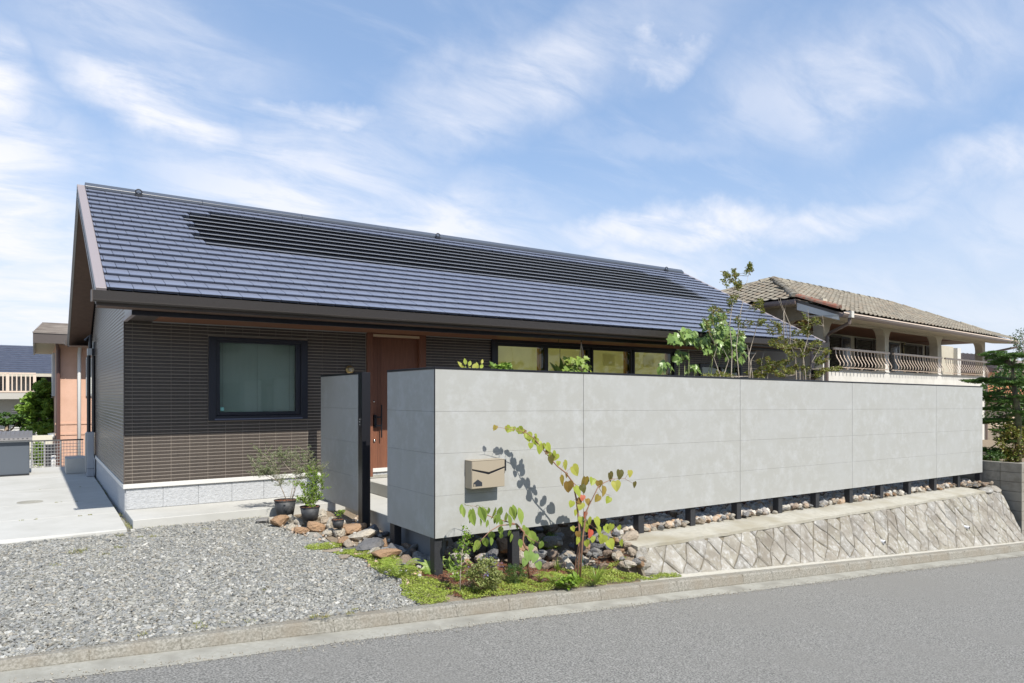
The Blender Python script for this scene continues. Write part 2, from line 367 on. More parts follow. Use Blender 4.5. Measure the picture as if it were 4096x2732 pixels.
# ------------------------------------------------------------------ terrain profile
KX = [-12, -3.73, -3.21, -2.63, -2.01, -.81, .39, 2.34, 5.09, 8.22, 12.44, 40]
KZ = [.10, -.259, -.281, -.315, -.348, -.425, -.503, -.650, -.854, -1.085, -1.392, -3.1]
def zk(x): return float(np.interp(x, KX, KZ))
def ky(x): return -.776-.0166*(x+3.2)
def yb(x): return float(np.interp(x, [2.5, 5.2, 8.7, 12.8], [-.57, -.69, -.75, -.84]))
def ztop(x): return -.325-.0085*(x-3)
def smooth(a, b, x): t = min(1, max(0, (x-a)/(b-a))); return t*t*(3-2*t)
def zg(x, y):
    A = zk(x)+(-.13-zk(x))*min(1, max(0, (y+.75)/3.85))
    if y < -.37: return zk(x) if x > 2.4 else A
    B = ztop(x)+.02+.04*max(y, 0)
    w = smooth(2.0, 2.95, x)
    return A*(1-w)+B*w

# ================================================================== SETTING
g = MB(); g.quad((-600, -400, -3.4), (900, -400, -3.4), (900, 1200, -3.4), (-600, 1200, -3.4))
g.build('ground', mat('far_ground', (.22, .21, .18), .95, (.12, .16, .07), .05, .4, .6), kind='structure')
def strip(name, m, xs, prof, parent=None, **tg):
    """prof(x) -> list of (y, z); lofted along x"""
    b = MB(); rows = [prof(x) for x in xs]; k = len(rows[0])
    vs = [(x, y, z) for x, r in zip(xs, rows) for y, z in r]
    fs = [(i*k+j, (i+1)*k+j, (i+1)*k+j+1, i*k+j+1) for i in range(len(xs)-1) for j in range(k-1)]
    b.add(vs, [f[::-1] for f in fs]); return b.build(name, m, parent, **tg)
XS = [-30, -20, -12, -8]+[x*.5 for x in range(-12, 30)]+[18, 24, 40]
kh = lambda x: float(np.interp(x, [-4, -1.7, 2.3, 12], [.06, .105, .12, .12]))     # kerb upstand above the channel
strip('road', MT['asphalt'], XS, lambda x: [(ky(x)-.21, zk(x)-kh(x)-.008), (ky(x)-1.6, zk(x)-kh(x)-.0+.01), (-5, zk(x)-.10), (-9.5, zk(x)-.16)], kind='structure')
strip('road_channel', MT['gutter_conc'], XS, lambda x: [(ky(x)+.02, zk(x)-kh(x)+.004), (ky(x)-.03, zk(x)-kh(x)+.002), (ky(x)-.30+.012*math.sin(x*3.1)+.01*math.sin(x*11), zk(x)-kh(x)-.0045)], kind='structure')
strip('far_verge', MT['apron'], XS, lambda x: [(-9.45, zk(x)-.05), (-9.6, zk(x)-.02), (-14, zk(x)+.1), (-40, zk(x)+.1)], kind='structure')
# sandy debris line along the channel
n = 2600; px_ = rng.uniform(-5, 13, n); off = rng.normal(-.30, .05, n)
P = np.array([(x, ky(x)+o, zk(x)-kh(x)+.001) for x, o in zip(px_, off)])
o = link('grit', scatter('grit', mat('grit', (.5, .46, .38), .95, isl=[(.36, .33, .27), (.26, .24, .20), (.42, .40, .35)]), P, rng.uniform(.003, .009, n), CUBEV, CUBEF, 1, .15)); tag(o, 'line of pale grit along the edge of the asphalt', 'grit', kind='stuff')
# kerb: cast pieces 0.6 m long
kerb = thing('kerb', (0, ky(0), zk(0)-.12), 'weathered concrete kerb in short cast lengths along the street', 'kerb')
kx0 = -3.213-.6*8
for i in range(40):
    a = kx0+.6*i+.002; b = a+.596
    if a > 17: break
    def sec(x):
        y = ky(x); z = zk(x)
        return [(x, y-.005, z-.30), (x, y-.025, z-kh(x)*.9), (x, y-.004, z-.018), (x, y+.018, z), (x, y+.13, z), (x, y+.13, z-.3)]
    A, B = sec(a), sec(b)
    MB().add(A+B, [(5,4,3,2,1,0), (6,7,8,9,10,11)]+[(j, (j+1) % 6, 6+(j+1) % 6, 6+j) for j in range(6)]).build('kerb_stone', MT['kerb'], kerb)
mj = MB()
for i in range(40):
    a = kx0+.6*i
    if a > 17: break
    mj.box((a-.004, ky(a)-.008, zk(a)-.3), (a+.004, ky(a)+.12, zk(a)-.003))
mj.build('mortar_joint', MT['kerb'], kerb, kind='stuff')
# narrow concrete apron between kerb and stone wall
xs2 = [2.3+.5*i for i in range(30)]
strip('apron', MT['apron'], xs2, lambda x: [(yb(min(x, 13))+.06, zk(x)+.004), (ky(x)+.11, zk(x)-.004)], kind='structure')
# garden ground and driveway base
def grid(name, m, x0, x1, y0, y1, st, f, **tg):
    nx = max(2, int((x1-x0)/st)+1); ny = max(2, int((y1-y0)/st)+1)
    X = np.linspace(x0, x1, nx); Y = np.linspace(y0, y1, ny)
    V = np.array([(x, y, f(x, y)) for x in X for y in Y])
    F = np.array([(i*ny+j, (i+1)*ny+j, (i+1)*ny+j+1, i*ny+j+1) for i in range(nx-1) for j in range(ny-1)])
    o = link(name, npmesh(name, V, F, m)); tag(o, **tg); return o
grid('driveway', MT['gravel_base'], -14, -.55, -.75, 3.6, .12, lambda x, y: zg(x, y)-.012+.006*math.sin(x*5)*math.cos(y*4), kind='structure')
grid('garden_bed', MT['soil'], -.55, 2.62, -.77, 4.6, .08, lambda x, y: zg(x, y)-.01+.008*math.sin(x*9)*math.cos(y*7), kind='structure')
grid('courtyard_ground', MT['soil'], 2.62, 13.25, -.02, 4.6, .12, lambda x, y: zg(x, y)-.01, kind='structure')
MB().quad((-40, 2.6, -.16), (-2.2, 2.6, -.16), (-2.2, 12.35, -.16), (-40, 12.35, -.16)).build('yard_ground', MT['gravel_base'], kind='structure')
MB().quad((-60, 12.3, -1.7), (13, 12.3, -1.7), (13, 60, -1.7), (-60, 60, -1.7)).build('lower_ground', mat('lower_ground_soil', (.30, .29, .26), .95, (.2, .2, .14), 1.5), kind='structure')
MB().box((-40, 12.20, -2.2), (13, 12.34, -.10)).build('terrace_edge', MT['slab'], kind='structure')

# gravel of the driveway
def edge_x(y):   # right boundary of the gravel
    return float(np.interp(y, [-.8, 0, .9, 1.8, 2.4, 3.2], [-.60, -.42, -.52, -.72, -.92, -1.10]))
def in_gravel(x, y):
    return x < edge_x(y) and (y < 3.02 or x > -2.55) and y < 3.19
def gravel(nm, cnt, x0, x1, smin, smax, seed):
    r = np.random.default_rng(seed); pts = []
    X = r.uniform(x0, x1, cnt*2); Y = r.uniform(-.70, 3.19, cnt*2)
    keep = [(x, y) for x, y in zip(X, Y) if in_gravel(x+r.normal(0, .05), y)][:cnt]
    A = np.array(keep); s = r.uniform(smin, smax, len(A))**1.0
    Z = np.array([zg(x, y) for x, y in A])-.004+s*.22
    S = np.stack([s*r.uniform(.8, 1.5, len(A)), s*r.uniform(.7, 1.1, len(A)), s*r.uniform(.3, .65, len(A))], 1)
    return scatter(nm, MT['gravel'], np.column_stack([A, Z]), S, CUBEV, CUBEF, .5, .22)
tag(link('gravel', gravel('gravel', 70000, -4.6, -.4, .008, .023, 3)), 'loose grey blue crushed gravel covering the driveway', 'gravel', kind='stuff')
tag(link('coarse_gravel', gravel('coarse_gravel', 1100, -4.6, -.4, .024, .040, 5)), 'larger pale chips lying in the driveway gravel', 'gravel', kind='stuff')

# concrete slabs of the terrace on the left
jy = [3.02, 4.44, 5.88, 7.70, 9.90, 12.2]
def slabx(y): return float(np.interp(y, [3.0, 4.4, 5.85, 7.7, 9.9], [-2.61, -2.59, -2.585, -2.57, -2.57]))
terr = thing('concrete_terrace', (-5, 7, -.2), 'pale concrete terrace of large slabs beside the dark house', 'terrace')
for i in range(5):
    a, b = jy[i]+.006, jy[i+1]-.006
    for x0, x1 in ((-9, slabx((a+b)/2)),):
        bevel(MB().hexa([(x0, a+.0, -.24), (slabx(a), a, -.24), (slabx(b), b, -.24), (x0, b+.35, -.24), (x0, a+.33 if i else a+.33, -.09), (slabx(a), a, -.09), (slabx(b), b, -.09), (x0, b+.33, -.09)]).build('slab', MT['slab'], terr), .005)
jb = MB()
for y_ in jy[1:5]: jb.hexa([(-9, y_-.012+.33, -.2), (slabx(y_), y_-.012, -.2), (slabx(y_), y_+.012, -.2), (-9, y_+.012+.33, -.2), (-9, y_-.012+.33, -.096), (slabx(y_), y_-.012, -.096), (slabx(y_), y_+.012, -.096), (-9, y_+.012+.33, -.096)])
jb.build('joint_filler', MT['mortar'], terr)
mh = MB(); mh.tube([(-3.6, 6.25, -.088), (-3.6, 6.25, -.084)], [.17, .165], 28); mh.build('manhole_cover', MT['gutter_conc'], terr)

# houses and hedge added unseen across the street: window reflections, less low sky light
for (x0, x1, y1_, h_, lab) in ((-14, -2, -17, 5.2, 'added grey house across the street left of the camera, mirrored in the window'), (1, 15, -16, 5.6, 'added brown house across the street right of the camera, mirrored in the window')):
    op = thing('opposite_house', ((x0+x1)/2, y1_-3, -.3), lab, 'house')
    MB().box((x0, y1_-7, -1.5), (x1, y1_, h_)).build('wall', mat('opposite_wall', (.30, .29, .27), .9), op)
    MB().prism([(x0-.6, y1_+.7, h_-.1), (x0-.6, y1_-3.5, h_+1.7), (x0-.6, y1_-7.7, h_-.1)], (x1-x0+1.2, 0, 0)).build('roof', mat('opposite_roof', (.07, .07, .08), .8), op)
    MB().box((x0-.6, y1_+.701, h_-.30), (x1+.6, y1_+.80, h_-.05)).build('gutter', MT['flash'], op)
    for k in range(4):
        xx = x0+1+k*(x1-x0-2)/4
        for zz in (.8, 3.3): MB().box((xx, y1_+.001, zz), (xx+1.6, y1_+.05, zz+1.2)).build('window', MT['frame'], op)
hw = thing('street_hedge', (0, -11, -.4), 'added clipped green hedge across the street behind the camera', 'hedge')
MB().box((-20, -11.6, -1.2), (22, -10.9, 1.0)).build('leaves', mat('hedge_green', (.05, .09, .02), .9, (.10, .16, .03), 12, .4, .6, .05, 20), hw)

# ================================================================== MAIN HOUSE
house = thing('house', (4, 7, -.1), 'single storey dark brown house with a long blue grey tiled roof', 'house')
XL, XR = -2.55, 11.05; YF, YB = 4.1, 10.75; YBAND = 3.08
YE, ZE, YR, ZR = 2.80, 2.778, 7.19, 5.051; VL, VR = -2.954, 11.91
SL = math.hypot(YR-YE, ZR-ZE); ang = math.atan2(ZR-ZE, YR-YE)
def rp(x, s, h=0):   # point on the front roof slope: s metres up from the eave, h proud of it
    return Vector((x, YE+s*math.cos(ang)-h*math.sin(ang), ZE+s*math.sin(ang)+h*math.cos(ang)))
# openings in the front wall (x0,x1,z0,z1)
OPEN = [(-1.479, -.047, 1.165, 2.38), (.93, 2.0, .0, 2.60), (3.347, 8.196, 1.0, 2.56), (9.0, 10.5, .3, 2.25)]
core = MB()
def wallbox(x0, x1, z0, z1, y0=YF+.012, y1=YF+.15): core.box((x0, y0, z0), (x1, y1, z1))
zt_ = 2.60; xs_ = sorted({XL+.012, XR}|{o[0] for o in OPEN}|{o[1] for o in OPEN})
for a, b in zip(xs_[:-1], xs_[1:]):
    segs = [(.331, zt_)]
    for o in OPEN:
        if o[0] <= a+.001 and o[1] >= b-.001:
            segs = [(.331, o[2]), (o[3], zt_)]
    for z0, z1 in segs:
        if z1-z0 > .01: wallbox(a, b, z0, z1)
core.box((XL+.012, YF+.151, .331), (XL+.15, YB, 2.60))                   # side wall core
core.prism([(XL+.012, 3.2, 2.601), (XL+.012, YB-.1, 2.601), (XL+.012, YR, ZR-.28)], (.14, 0, 0))
core.box((XR-.15, YF+.151, .331), (XR-.003, YB, 2.60)); core.prism([(XR-.15, 3.2, 2.601), (XR-.15, YB-.1, 2.601), (XR-.15, YR, ZR-.28)], (.14, 0, 0))
core.box((XL+.151, YB-.15, .331), (XR-.151, YB, 2.6))
wall = core.build('wall', MT['grout'], house)
# siding tiles
TW, THh = .24, .0484
tm = MB()
def tileprof(w, h, d=.0055):
    # face is proud of the wall by d, with slightly chamfered top edge
    return [(-w/2, 0, -h/2), (w/2, 0, -h/2), (w/2, 0, h/2), (-w/2, 0, h/2),
            (-w/2, -d, -h/2), (w/2, -d, -h/2), (w/2, -d, h/2-.0070), (-w/2, -d, h/2-.0070)]
TF = [(4,5,6,7), (0,1,5,4), (1,2,6,5), (2,3,7,6), (3,0,4,7)]
tile_me = MB().add(tileprof(TW-.0045, THh-.0115), TF).mesh('siding_tile', MT['tile_o'])
front, rest = [], []
nrow = int((2.57-.331)/THh)
for r in range(nrow+1):
    z = .331+THh*(r+.5)
    c = 0
    x = -2.445-TW
    while x < XR:
        a, b = max(x, XL+.012), min(x+TW, XR); 
        for o in OPEN:
            if z > o[2]-.02 and z < o[3]+.02:
                if a >= o[0]-.001 and b <= o[1]+.001: a = b
                elif a < o[0] < b: b = o[0]
                elif a < o[1] < b: a = o[1]
        if b-a > .03:
            full = abs(b-a-TW) < .001
            if full and len(front) < 300 and x < .6 and z < 2.2: front.append(((a+b)/2, z))
            else: rest.append(((a+b)/2, z, b-a))
        x += TW
def boxprofs(lst, fn, name, m, parent):
    V = []; F = []
    for it in lst:
        k = len(V); V += fn(it); F += [tuple(i+k for i in f) for f in TF]
    me = bpy.data.meshes.new(name); o = worldloc(parent); me.from_pydata([(a-o.x, b-o.y, c-o.z) for a, b, c in V], [], F); me.materials.append(m)
    ob = bpy.data.objects.new(name, me); COL.objects.link(ob); ob.parent = parent; tag(ob, kind='stuff'); return ob
front.sort(key=lambda t: t[1])
for x, z in front: link('siding_tile', tile_me, wall, (x, YF+.012, z))
boxprofs(rest, lambda t: [(t[0]+p[0], YF+.012+p[1], t[1]+p[2]) for p in tileprof(t[2]-.0045, THh-.0115)], 'siding_tiles', MT['tile'], wall)
side = []
r = 0
while True:
    z = .331+THh*(r+.5); r += 1
    if z > ZR-.3: break
    if z < 2.60: y0, y1 = YF+.004, YB
    else:
        k = (z-2.60)/(ZR-.28-2.60); y0 = 3.2+(YR-3.2)*k; y1 = YB-.1-(YB-.1-YR)*k
        y0 = max(y0, YBAND)
    y = YF-TW*5
    while y < y1:
        a, b = max(y, y0), min(y+TW, y1)
        if b-a > .03: side.append(((a+b)/2, z, b-a))
        y += TW
boxprofs(side, lambda t: [(XL+.012+p[1], t[0]-p[0], t[1]+p[2]) for p in tileprof(t[2]-.0045, THh-.0115)], 'side_siding_tiles', MT['tile'], wall)
# corner trim
MB().box((XL, YF-.001, .331), (XL+.012, YF+.012, 2.53)).build('corner_trim', MT['brownmetal'], house)
# projecting band under the eave, with its drip edge and wooden soffit
bd = MB(); bd.box((XL+.012, YBAND+.012, 2.586), (XR, YBAND+.12, 2.80)); band = bd.build('band', MT['grout'], house)
bl = []
for r in range(4):
    z = 2.586+THh*(r+.5)
    x = -2.445-TW
    while x < XR:
        a, b = max(x, XL+.012), min(x+TW, XR)
        if b-a > .03: bl.append(((a+b)/2, z, b-a))
        x += TW
boxprofs(bl, lambda t: [(t[0]+p[0], YBAND+.012+p[1], t[1]+p[2]) for p in tileprof(t[2]-.0045, THh-.0115)], 'band_tiles', MT['tile'], band)
bl = []
for r in range(5):
    z = 2.586+THh*(r+.5); y = YBAND
    while y < YF+.1: bl.append((y+TW/2, z, TW)); y += TW
boxprofs([t for t in bl if t[0] < YF], lambda t: [(XL+.0125+p[1], t[0]-p[0], t[1]+p[2]) for p in tileprof(t[2]-.0045, THh-.0115)], 'band_side_tiles', MT['tile'], band)
MB().box((XL+.013, YBAND+.1, 2.58), (XL+.12, YF+.1, 2.80)).build('band_return', MT['grout'], house)
bevel(MB().box((XL-.006, YBAND-.008, 2.528), (XR+.003, YBAND+.05, 2.584)).build('drip_edge', MT['frame'], house), .003)
bevel(MB().box((XL-.005, YBAND+.051, 2.530), (XL+.045, YF-.002, 2.584)).build('drip_edge', MT['verge'], house), .003)
for i in range(15):
    a = XL+.35+i*.8; b = min(a+.797, XR)
    if a < XR-.1: MB().box((a, YBAND+.052, 2.555), (b, YF-.004, 2.579)).build('soffit_board', MT['soffit_w'], house)
MB().box((XL+.046, YBAND+.052, 2.553), (XL+.348, YF-.004, 2.579)).build('soffit_end', MT['brownmetal'], house)
MB().box((XL+.35, YF-.012, 2.540), (XR, YF-.006, 2.5535)).build('soffit_bead', MT['trim_alu'], house)
# foundation
fd = MB(); fd.box((XL+.03, YF+.03, -.3), (XR-.03, YB-.03, .268)); found = fd.build('foundation', MT['found'], house)
bevel(MB().box((XL-.005, YF-.012, .268), (XR, YF+.06, .330)).build('base_flashing', MT['flash'], house), .004)
bevel(MB().box((XL-.005, YF+.0605, .268), (XL+.06, YB, .330)).build('base_flashing', MT['flash'], house), .004)
# foundation face blocks
for i in range(12):
    a = XL+.03+i*.455
    if a > 3: break
    bevel(MB().box((a+.002, YF+.018, -.02), (a+.453, YF+.0295, .262)).build('foundation_block', MT['found'], house), .004)
for i in range(14):
    a = YF+.04+i*.455
    MB().box((XL+.018, a+.002, -.25), (XL+.0295, min(a+.453, YB-.04), .262)).build('foundation_block', MT['found'], house)
# window on the left
def window(name, x0, x1, z0, z1, fw, glass, parent, fy=YF-.03):
    w = MB()
    w.box((x0, fy, z0), (x0+fw, YF+.08, z1)); w.box((x1-fw, fy, z0), (x1, YF+.08, z1))
    w.box((x0+fw, fy, z0), (x1-fw, YF+.08, z0+fw*.72)); w.box((x0+fw, fy, z1-fw*.5), (x1-fw, YF+.08, z1))
    return bevel(w.build(name, MT['frame'], parent), .004)
win = window('window', -1.479, -.047, 1.165, 2.38, .10, None, house)
sash = MB(); a, b, c, d_ = -1.379, -.147, 1.24, 2.328
sash.box((a, YF, c), (a+.055, YF+.05, d_)); sash.box((b-.075, YF, c), (b, YF+.05, d_)); sash.box((a+.055, YF, c), (b-.075, YF+.05, c+.05)); sash.box((a+.055, YF, d_-.025), (b-.075, YF+.05, d_))
bevel(sash.build('sash', MT['frame'], win), .003)
MB().box((-1.40, YF-.036, 1.176), (-.13, YF-.0305, 1.196)).build('sill_rail', mat('sill_edge', (.10, .11, .16), .3), win)
MB().box((a+.056, YF+.022, c+.05), (b-.076, YF+.028, d_-.026)).build('pane', MT['glass_t'], win)
MB().box((a+.065, YF+.018, c+.07), (a+.113, YF+.0215, c+.118)).build('sticker', mat('sticker_teal', (.20, .52, .46), .5), win)
MB().tube([(a+.075, YF+.0172, c+.084), (a+.075, YF+.0172, c+.104), (a+.095, YF+.0172, c+.094), (a+.075, YF+.0172, c+.084)], .0016, 4).build('sticker_mark', MT['flash'], win)
bs = MB(); z = c+.04
while z < d_-.02:
    bs.add([(a+.05, YF+.085, z), (b-.07, YF+.085, z), (b-.07, YF+.100, z+.0195), (a+.05, YF+.100, z+.0195)], [(0, 1, 2, 3)]); z += .0215
bs.build('blind', MT['blind'], house, kind='stuff')
for x in (-1.27, -.78, -.30): MB().tube([(x, YF+.08, c+.04), (x, YF+.08, d_-.03)], .0015, 4).build('blind_cord', MT['grout'], house)
cu = MB()
for i in range(26):
    x = -1.37+i*.047; cu.quad((x, YF+.30+.02*(i % 2), 1.2), (x+.047, YF+.30+.02*((i+1) % 2), 1.2), (x+.047, YF+.30+.02*((i+1) % 2), 2.36), (x, YF+.30+.02*(i % 2), 2.36))
cu.build('curtain', mat('curtain_fabric', (.70, .74, .72), .9), house)
rm = MB(); rm.quad((-2.3, YF+1.4, .4), (.8, YF+1.4, .4), (.8, YF+1.4, 2.6), (-2.3, YF+1.4, 2.6)); rm.quad((3.0, YF+2.6, .4), (10.8, YF+2.6, .4), (10.8, YF+2.6, 2.6), (3.0, YF+2.6, 2.6)); rm.quad((-2.3, YF+.16, .35), (10.8, YF+.16, .35), (10.8, YF+2.6, .35), (-2.3, YF+2.6, .35)); rm.quad((-2.3, YF+.16, 2.599), (10.8, YF+.16, 2.599), (10.8, YF+2.6, 2.599), (-2.3, YF+2.6, 2.599))
rm.build('interior', MT['room'], house)
# strip of four windows
sx = [3.347, 3.494, 4.566, 4.651, 5.684, 5.803, 6.847, 6.963, 8.10, 8.196]
sf = MB(); sf.box((sx[0], YF-.04, 1.0), (sx[1]-.03, YF+.08, 2.56)); sf.box((sx[8]+.03, YF-.04, 1.0), (sx[9], YF+.08, 2.56)); sf.box((sx[1]-.03, YF-.04, 2.50), (sx[8]+.03, YF+.08, 2.56)); sf.box((sx[1]-.03, YF-.04, 1.0), (sx[8]+.03, YF+.08, 1.06))
wf = bevel(sf.build('window', MT['frame'], house), .004)
cloth_m = MT['shade'].copy(); cloth_m.name = 'cloth_tan'; cloth_m.node_tree.nodes['Principled BSDF'].inputs['Emission Strength'].default_value = .035  # shade colour with a weaker glow put in, so the cloth reads darker
for i in range(4):
    a, b = sx[1+2*i]-.045, sx[2+2*i]+.042
    s = MB(); s.box((a, YF-.01, 1.06), (a+.045, YF+.05, 2.50)); s.box((b-.042, YF-.01, 1.06), (b, YF+.05, 2.50)); s.box((a+.045, YF-.01, 2.442), (b-.042, YF+.05, 2.50)); s.box((a+.045, YF-.01, 1.06), (b-.042, YF+.05, 1.11))
    bevel(s.build('sash', MT['frame'], wf), .003)
    MB().box((a+.046, YF+.018, 1.11), (b-.043, YF+.024, 2.441)).build('pane', MT['glass'], wf)
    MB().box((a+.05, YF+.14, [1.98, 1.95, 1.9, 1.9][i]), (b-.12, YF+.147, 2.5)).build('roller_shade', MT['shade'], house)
    MB().box((a+.05, YF+.13, [1.955, 1.925, 1.875, 1.875][i]), (b-.12, YF+.155, [1.98, 1.95, 1.9, 1.9][i])).build('shade_rail', MT['wood_o'], house)
    MB().box((b-.11, YF+.10, 1.1), (b-.045, YF+.15, 2.5)).build('inner_jamb', MT['wood_o'], house)
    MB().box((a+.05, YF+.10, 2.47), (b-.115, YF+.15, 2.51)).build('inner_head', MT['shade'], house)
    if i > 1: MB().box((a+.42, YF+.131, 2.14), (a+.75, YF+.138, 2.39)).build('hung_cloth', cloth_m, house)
# garden door window to the right
gw = MB(); gw.box((9.0, YF-.03, .3), (9.07, YF+.08, 2.25)); gw.box((10.43, YF-.03, .3), (10.5, YF+.08, 2.25)); gw.box((9.07, YF-.03, 2.18), (10.43, YF+.08, 2.25)); gw.box((9.72, YF-.02, .3), (9.78, YF+.07, 2.18))
g2 = bevel(gw.build('window', MT['frame'], house), .004)
MB().box((9.071, YF+.02, .3), (9.719, YF+.026, 2.179)).build('pane', MT['glass_t'], g2); MB().box((9.781, YF+.02, .3), (10.429, YF+.026, 2.179)).build('pane', MT['glass_t'], g2)
MB().box((9.08, YF+.14, .3), (10.42, YF+.15, 2.17)).build('curtain', mat('curtain_grey', (.36, .40, .40), .9), house)
# entrance door
df = MB(); df.box((.93, YF-.035, .20), (1.028, YF+.12, 2.552)); df.box((1.872, YF-.035, .20), (2.0, YF+.12, 2.552)); df.box((1.028, YF-.035, 2.485), (1.872, YF+.12, 2.552))
dfo = bevel(df.build('door_frame', MT['door'], house), .004)
MB().box((1.03, YF-.037, 2.494), (1.87, YF-.0355, 2.535)).build('frame_inlay', mat('pale_strip', (.55, .42, .28), .6), dfo)
door = bevel(MB().box((1.03, YF+.03, .225), (1.87, YF+.085, 2.48)).build('door', MT['door'], house), .002)
gr = MB()
for x in (1.13, 1.16, 1.19): gr.box((x, YF+.0265, .24), (x+.006, YF+.0295, 2.47))
gr.build('door_groove', mat('door_groove_dark', (.12, .05, .03), .6), door)
h = MB(); h.tube([(1.17, YF-.05, .835), (1.17, YF-.05, 1.376)], .012, 8); h.box((1.075, YF-.045, 1.16), (1.17, YF-.02, 1.185)); h.box((1.075, YF-.045, 1.02), (1.17, YF-.02, 1.045)); h.box((1.055, YF-.02, 1.0), (1.10, YF+.029, 1.21))
bevel(h.build('handle', MT['black'], door), .002)
lk = MB(); lk.tube([(1.075, YF+.029, .787), (1.075, YF+.01, .787)], .022, 14); lk.tube([(1.066, YF+.029, 1.43), (1.066, YF+.012, 1.43)], .014, 14)
lk.build('lock', mat('chrome', (.6, .6, .6), .2, metal=1), door, True)
MB().box((.93, YF-.03, .175), (2.0, YF+.1, .22)).build('threshold', MT['gutter_conc'], house)
# roof: slabs, soffits, verge flashing
rf = MB()
TK = .17
def slab_pts(x0, x1, s0, s1, h0, h1): return [rp(x0, s0, h0), rp(x1, s0, h0), rp(x1, s1, h0), rp(x0, s1, h0), rp(x0, s0, h1), rp(x1, s0, h1), rp(x1, s1, h1), rp(x0, s1, h1)]
def mirror(p): return Vector((p.x, 2*YR-p.y, p.z))
rf.hexa(slab_pts(VL+.115, VR-.115, .01, SL-.01, -.05, -.02))
rf.hexa([mirror(p) for p in slab_pts(VL+.115, VR-.115, 0, SL-.01, -.05, -.004)][::1])
roof = rf.build('roof', MT['roof_base'], house)
for nm, f in (('front', lambda p: p), ('rear', mirror)):
    s = MB(); s.hexa([f(p) for p in slab_pts(VL+.02, XL+.01, .02, SL-.06, -TK-.012, -TK)]); s.build('verge_soffit', MT['soffit'], roof)
    s = MB(); s.hexa([f(p) for p in slab_pts(XR-.01, VR-.02, .02, SL-.06, -TK-.012, -TK)]); s.build('verge_soffit', MT['soffit'], roof)
    s = MB(); s.hexa([f(p) for p in slab_pts(VL, VL+.112, -.005, SL, -.02, .022)]); bevel(s.build('verge_flashing', MT['verge'], roof), .004)
    s = MB(); s.hexa([f(p) for p in slab_pts(VL+.004, VL+.03, -.0, SL, -TK-.02, -.021)]); s.build('verge_board', mat('verge_board_'+nm, (.30, .29, .285), .45), roof)
    s = MB(); s.hexa([f(p) for p in slab_pts(VL-.004, VL+.003, -.0, SL, -TK+.02, -.10)]); s.build('verge_board_lip', MT['brownmetal'], roof)
    s = MB(); s.hexa([f(p) for p in slab_pts(VR-.112, VR, -.005, SL, -.02, .022)]); bevel(s.build('verge_flashing', MT['verge'], roof), .004)
    s = MB(); s.hexa([f(p) for p in slab_pts(VR-.03, VR-.004, 0, SL, -TK-.02, -.021)]); s.build('verge_board', MT['brownmetal'], roof)
MB().box((VL+.02, YE-.01, ZE-TK-.02), (VR-.02, YBAND+.011, ZE-TK-.006)).build('eave_soffit', MT['soffit'], house)
MB().box((VL+.03, 2*YR-YE-.6, ZE-TK-.02), (VR-.02, 2*YR-YE+.01, ZE-TK-.006)).build('eave_soffit', MT['soffit'], house)
MB().box((VL+.005, YE-.012, ZE-TK-.02), (VR-.005, YE+.006, ZE-.045)).build('fascia', MT['brownmetal'], house)
MB().box((VL+.005, 2*YR-YE-.006, ZE-TK-.02), (VR-.005, 2*YR-YE+.012, ZE-.045)).build('fascia', MT['brownmetal'], house)
# gutters: ribbed front
gm = MB(); y0 = YE-.115; zb, zt = ZE-.152, ZE-.026; prof = [(YE-.014, zb), (y0+.02, zb-.004), (y0+.004, zb+.010)]
k = 11
for i in range(k):
    z = zb+.018+(zt-zb-.024)*i/k; dz = (zt-zb-.024)/k
    prof += [(y0, z+.001), (y0, z+dz*.55), (y0+.005, z+dz*.62), (y0+.005, z+dz*.98)]
prof += [(y0, zt-.004), (y0, zt), (y0+.014, zt), (y0+.014, zt-.06), (YE-.014, zt-.06)]
gx0, gx1 = VL-.045, VR-.02
n_ = len(prof); gm.add([(gx0, y, z) for y, z in prof]+[(gx1, y, z) for y, z in prof], [(i, (i+1) % n_, n_+(i+1) % n_, n_+i) for i in range(n_)]+[tuple(range(n_))[::-1], tuple(range(n_, 2*n_))])
gut = gm.build('gutter', MT['gutter'], house)
bevel(MB().box((gx0-.004, y0-.003, zb-.006), (gx0+.012, YE-.012, zt+.003)).build('gutter_end', MT['brownmetal'], gut), .002)
bevel(MB().box((gx1-.012, y0-.003, zb-.006), (gx1+.004, YE-.012, zt+.003)).build('gutter_end', MT['brownmetal'], gut), .002)
bevel(MB().box((gx0, 2*YR-YE+.014, zb), (gx1, 2*YR-YE+.12, zt)).build('gutter', MT['brownmetal'], house), .004)
# roof tiles, 19 courses; solar tiles in 8 courses
EXP = .2558; RW = .2485
TPROF = [(-.012, .034), (-.012, .041), (.285, .001), (.285, -.012), (.008, .004), (.008, .032)]
TQ = [(0, 6, 7, 1), (1, 7, 8, 2), (4, 10, 11, 5), (5, 11, 6, 0), (1, 2, 3, 4), (0, 1, 4, 5), (10, 9, 8, 7), (11, 10, 7, 6)]
def tverts(a): return [(-a, y, z) for y, z in TPROF]+[(a, y, z) for y, z in TPROF]
def tmesh(w, name='roof_tile', m=None): return MB().add(tverts(w/2-.003), [f[::-1] for f in TQ]).mesh(name, m)
rt_me = tmesh(RW, m=MT['roof_to']); rt_me2 = tmesh(RW, name='roof_tile_worn', m=MT['roof_to'])
rot = (ang, 0, 0); x0r, x1r = VL+.112, VR-.112
def solar_range(k):    # courses 9..16 counted from the eave
    if k in range(9, 17):
        odd = (k % 2)
        l, r_ = (-1.375, 10.35) if odd else (-1.50, 10.225)
        if k == 16: l, r_ = -1.0, 9.72
        return l, r_
    return None
single = []; joined = []
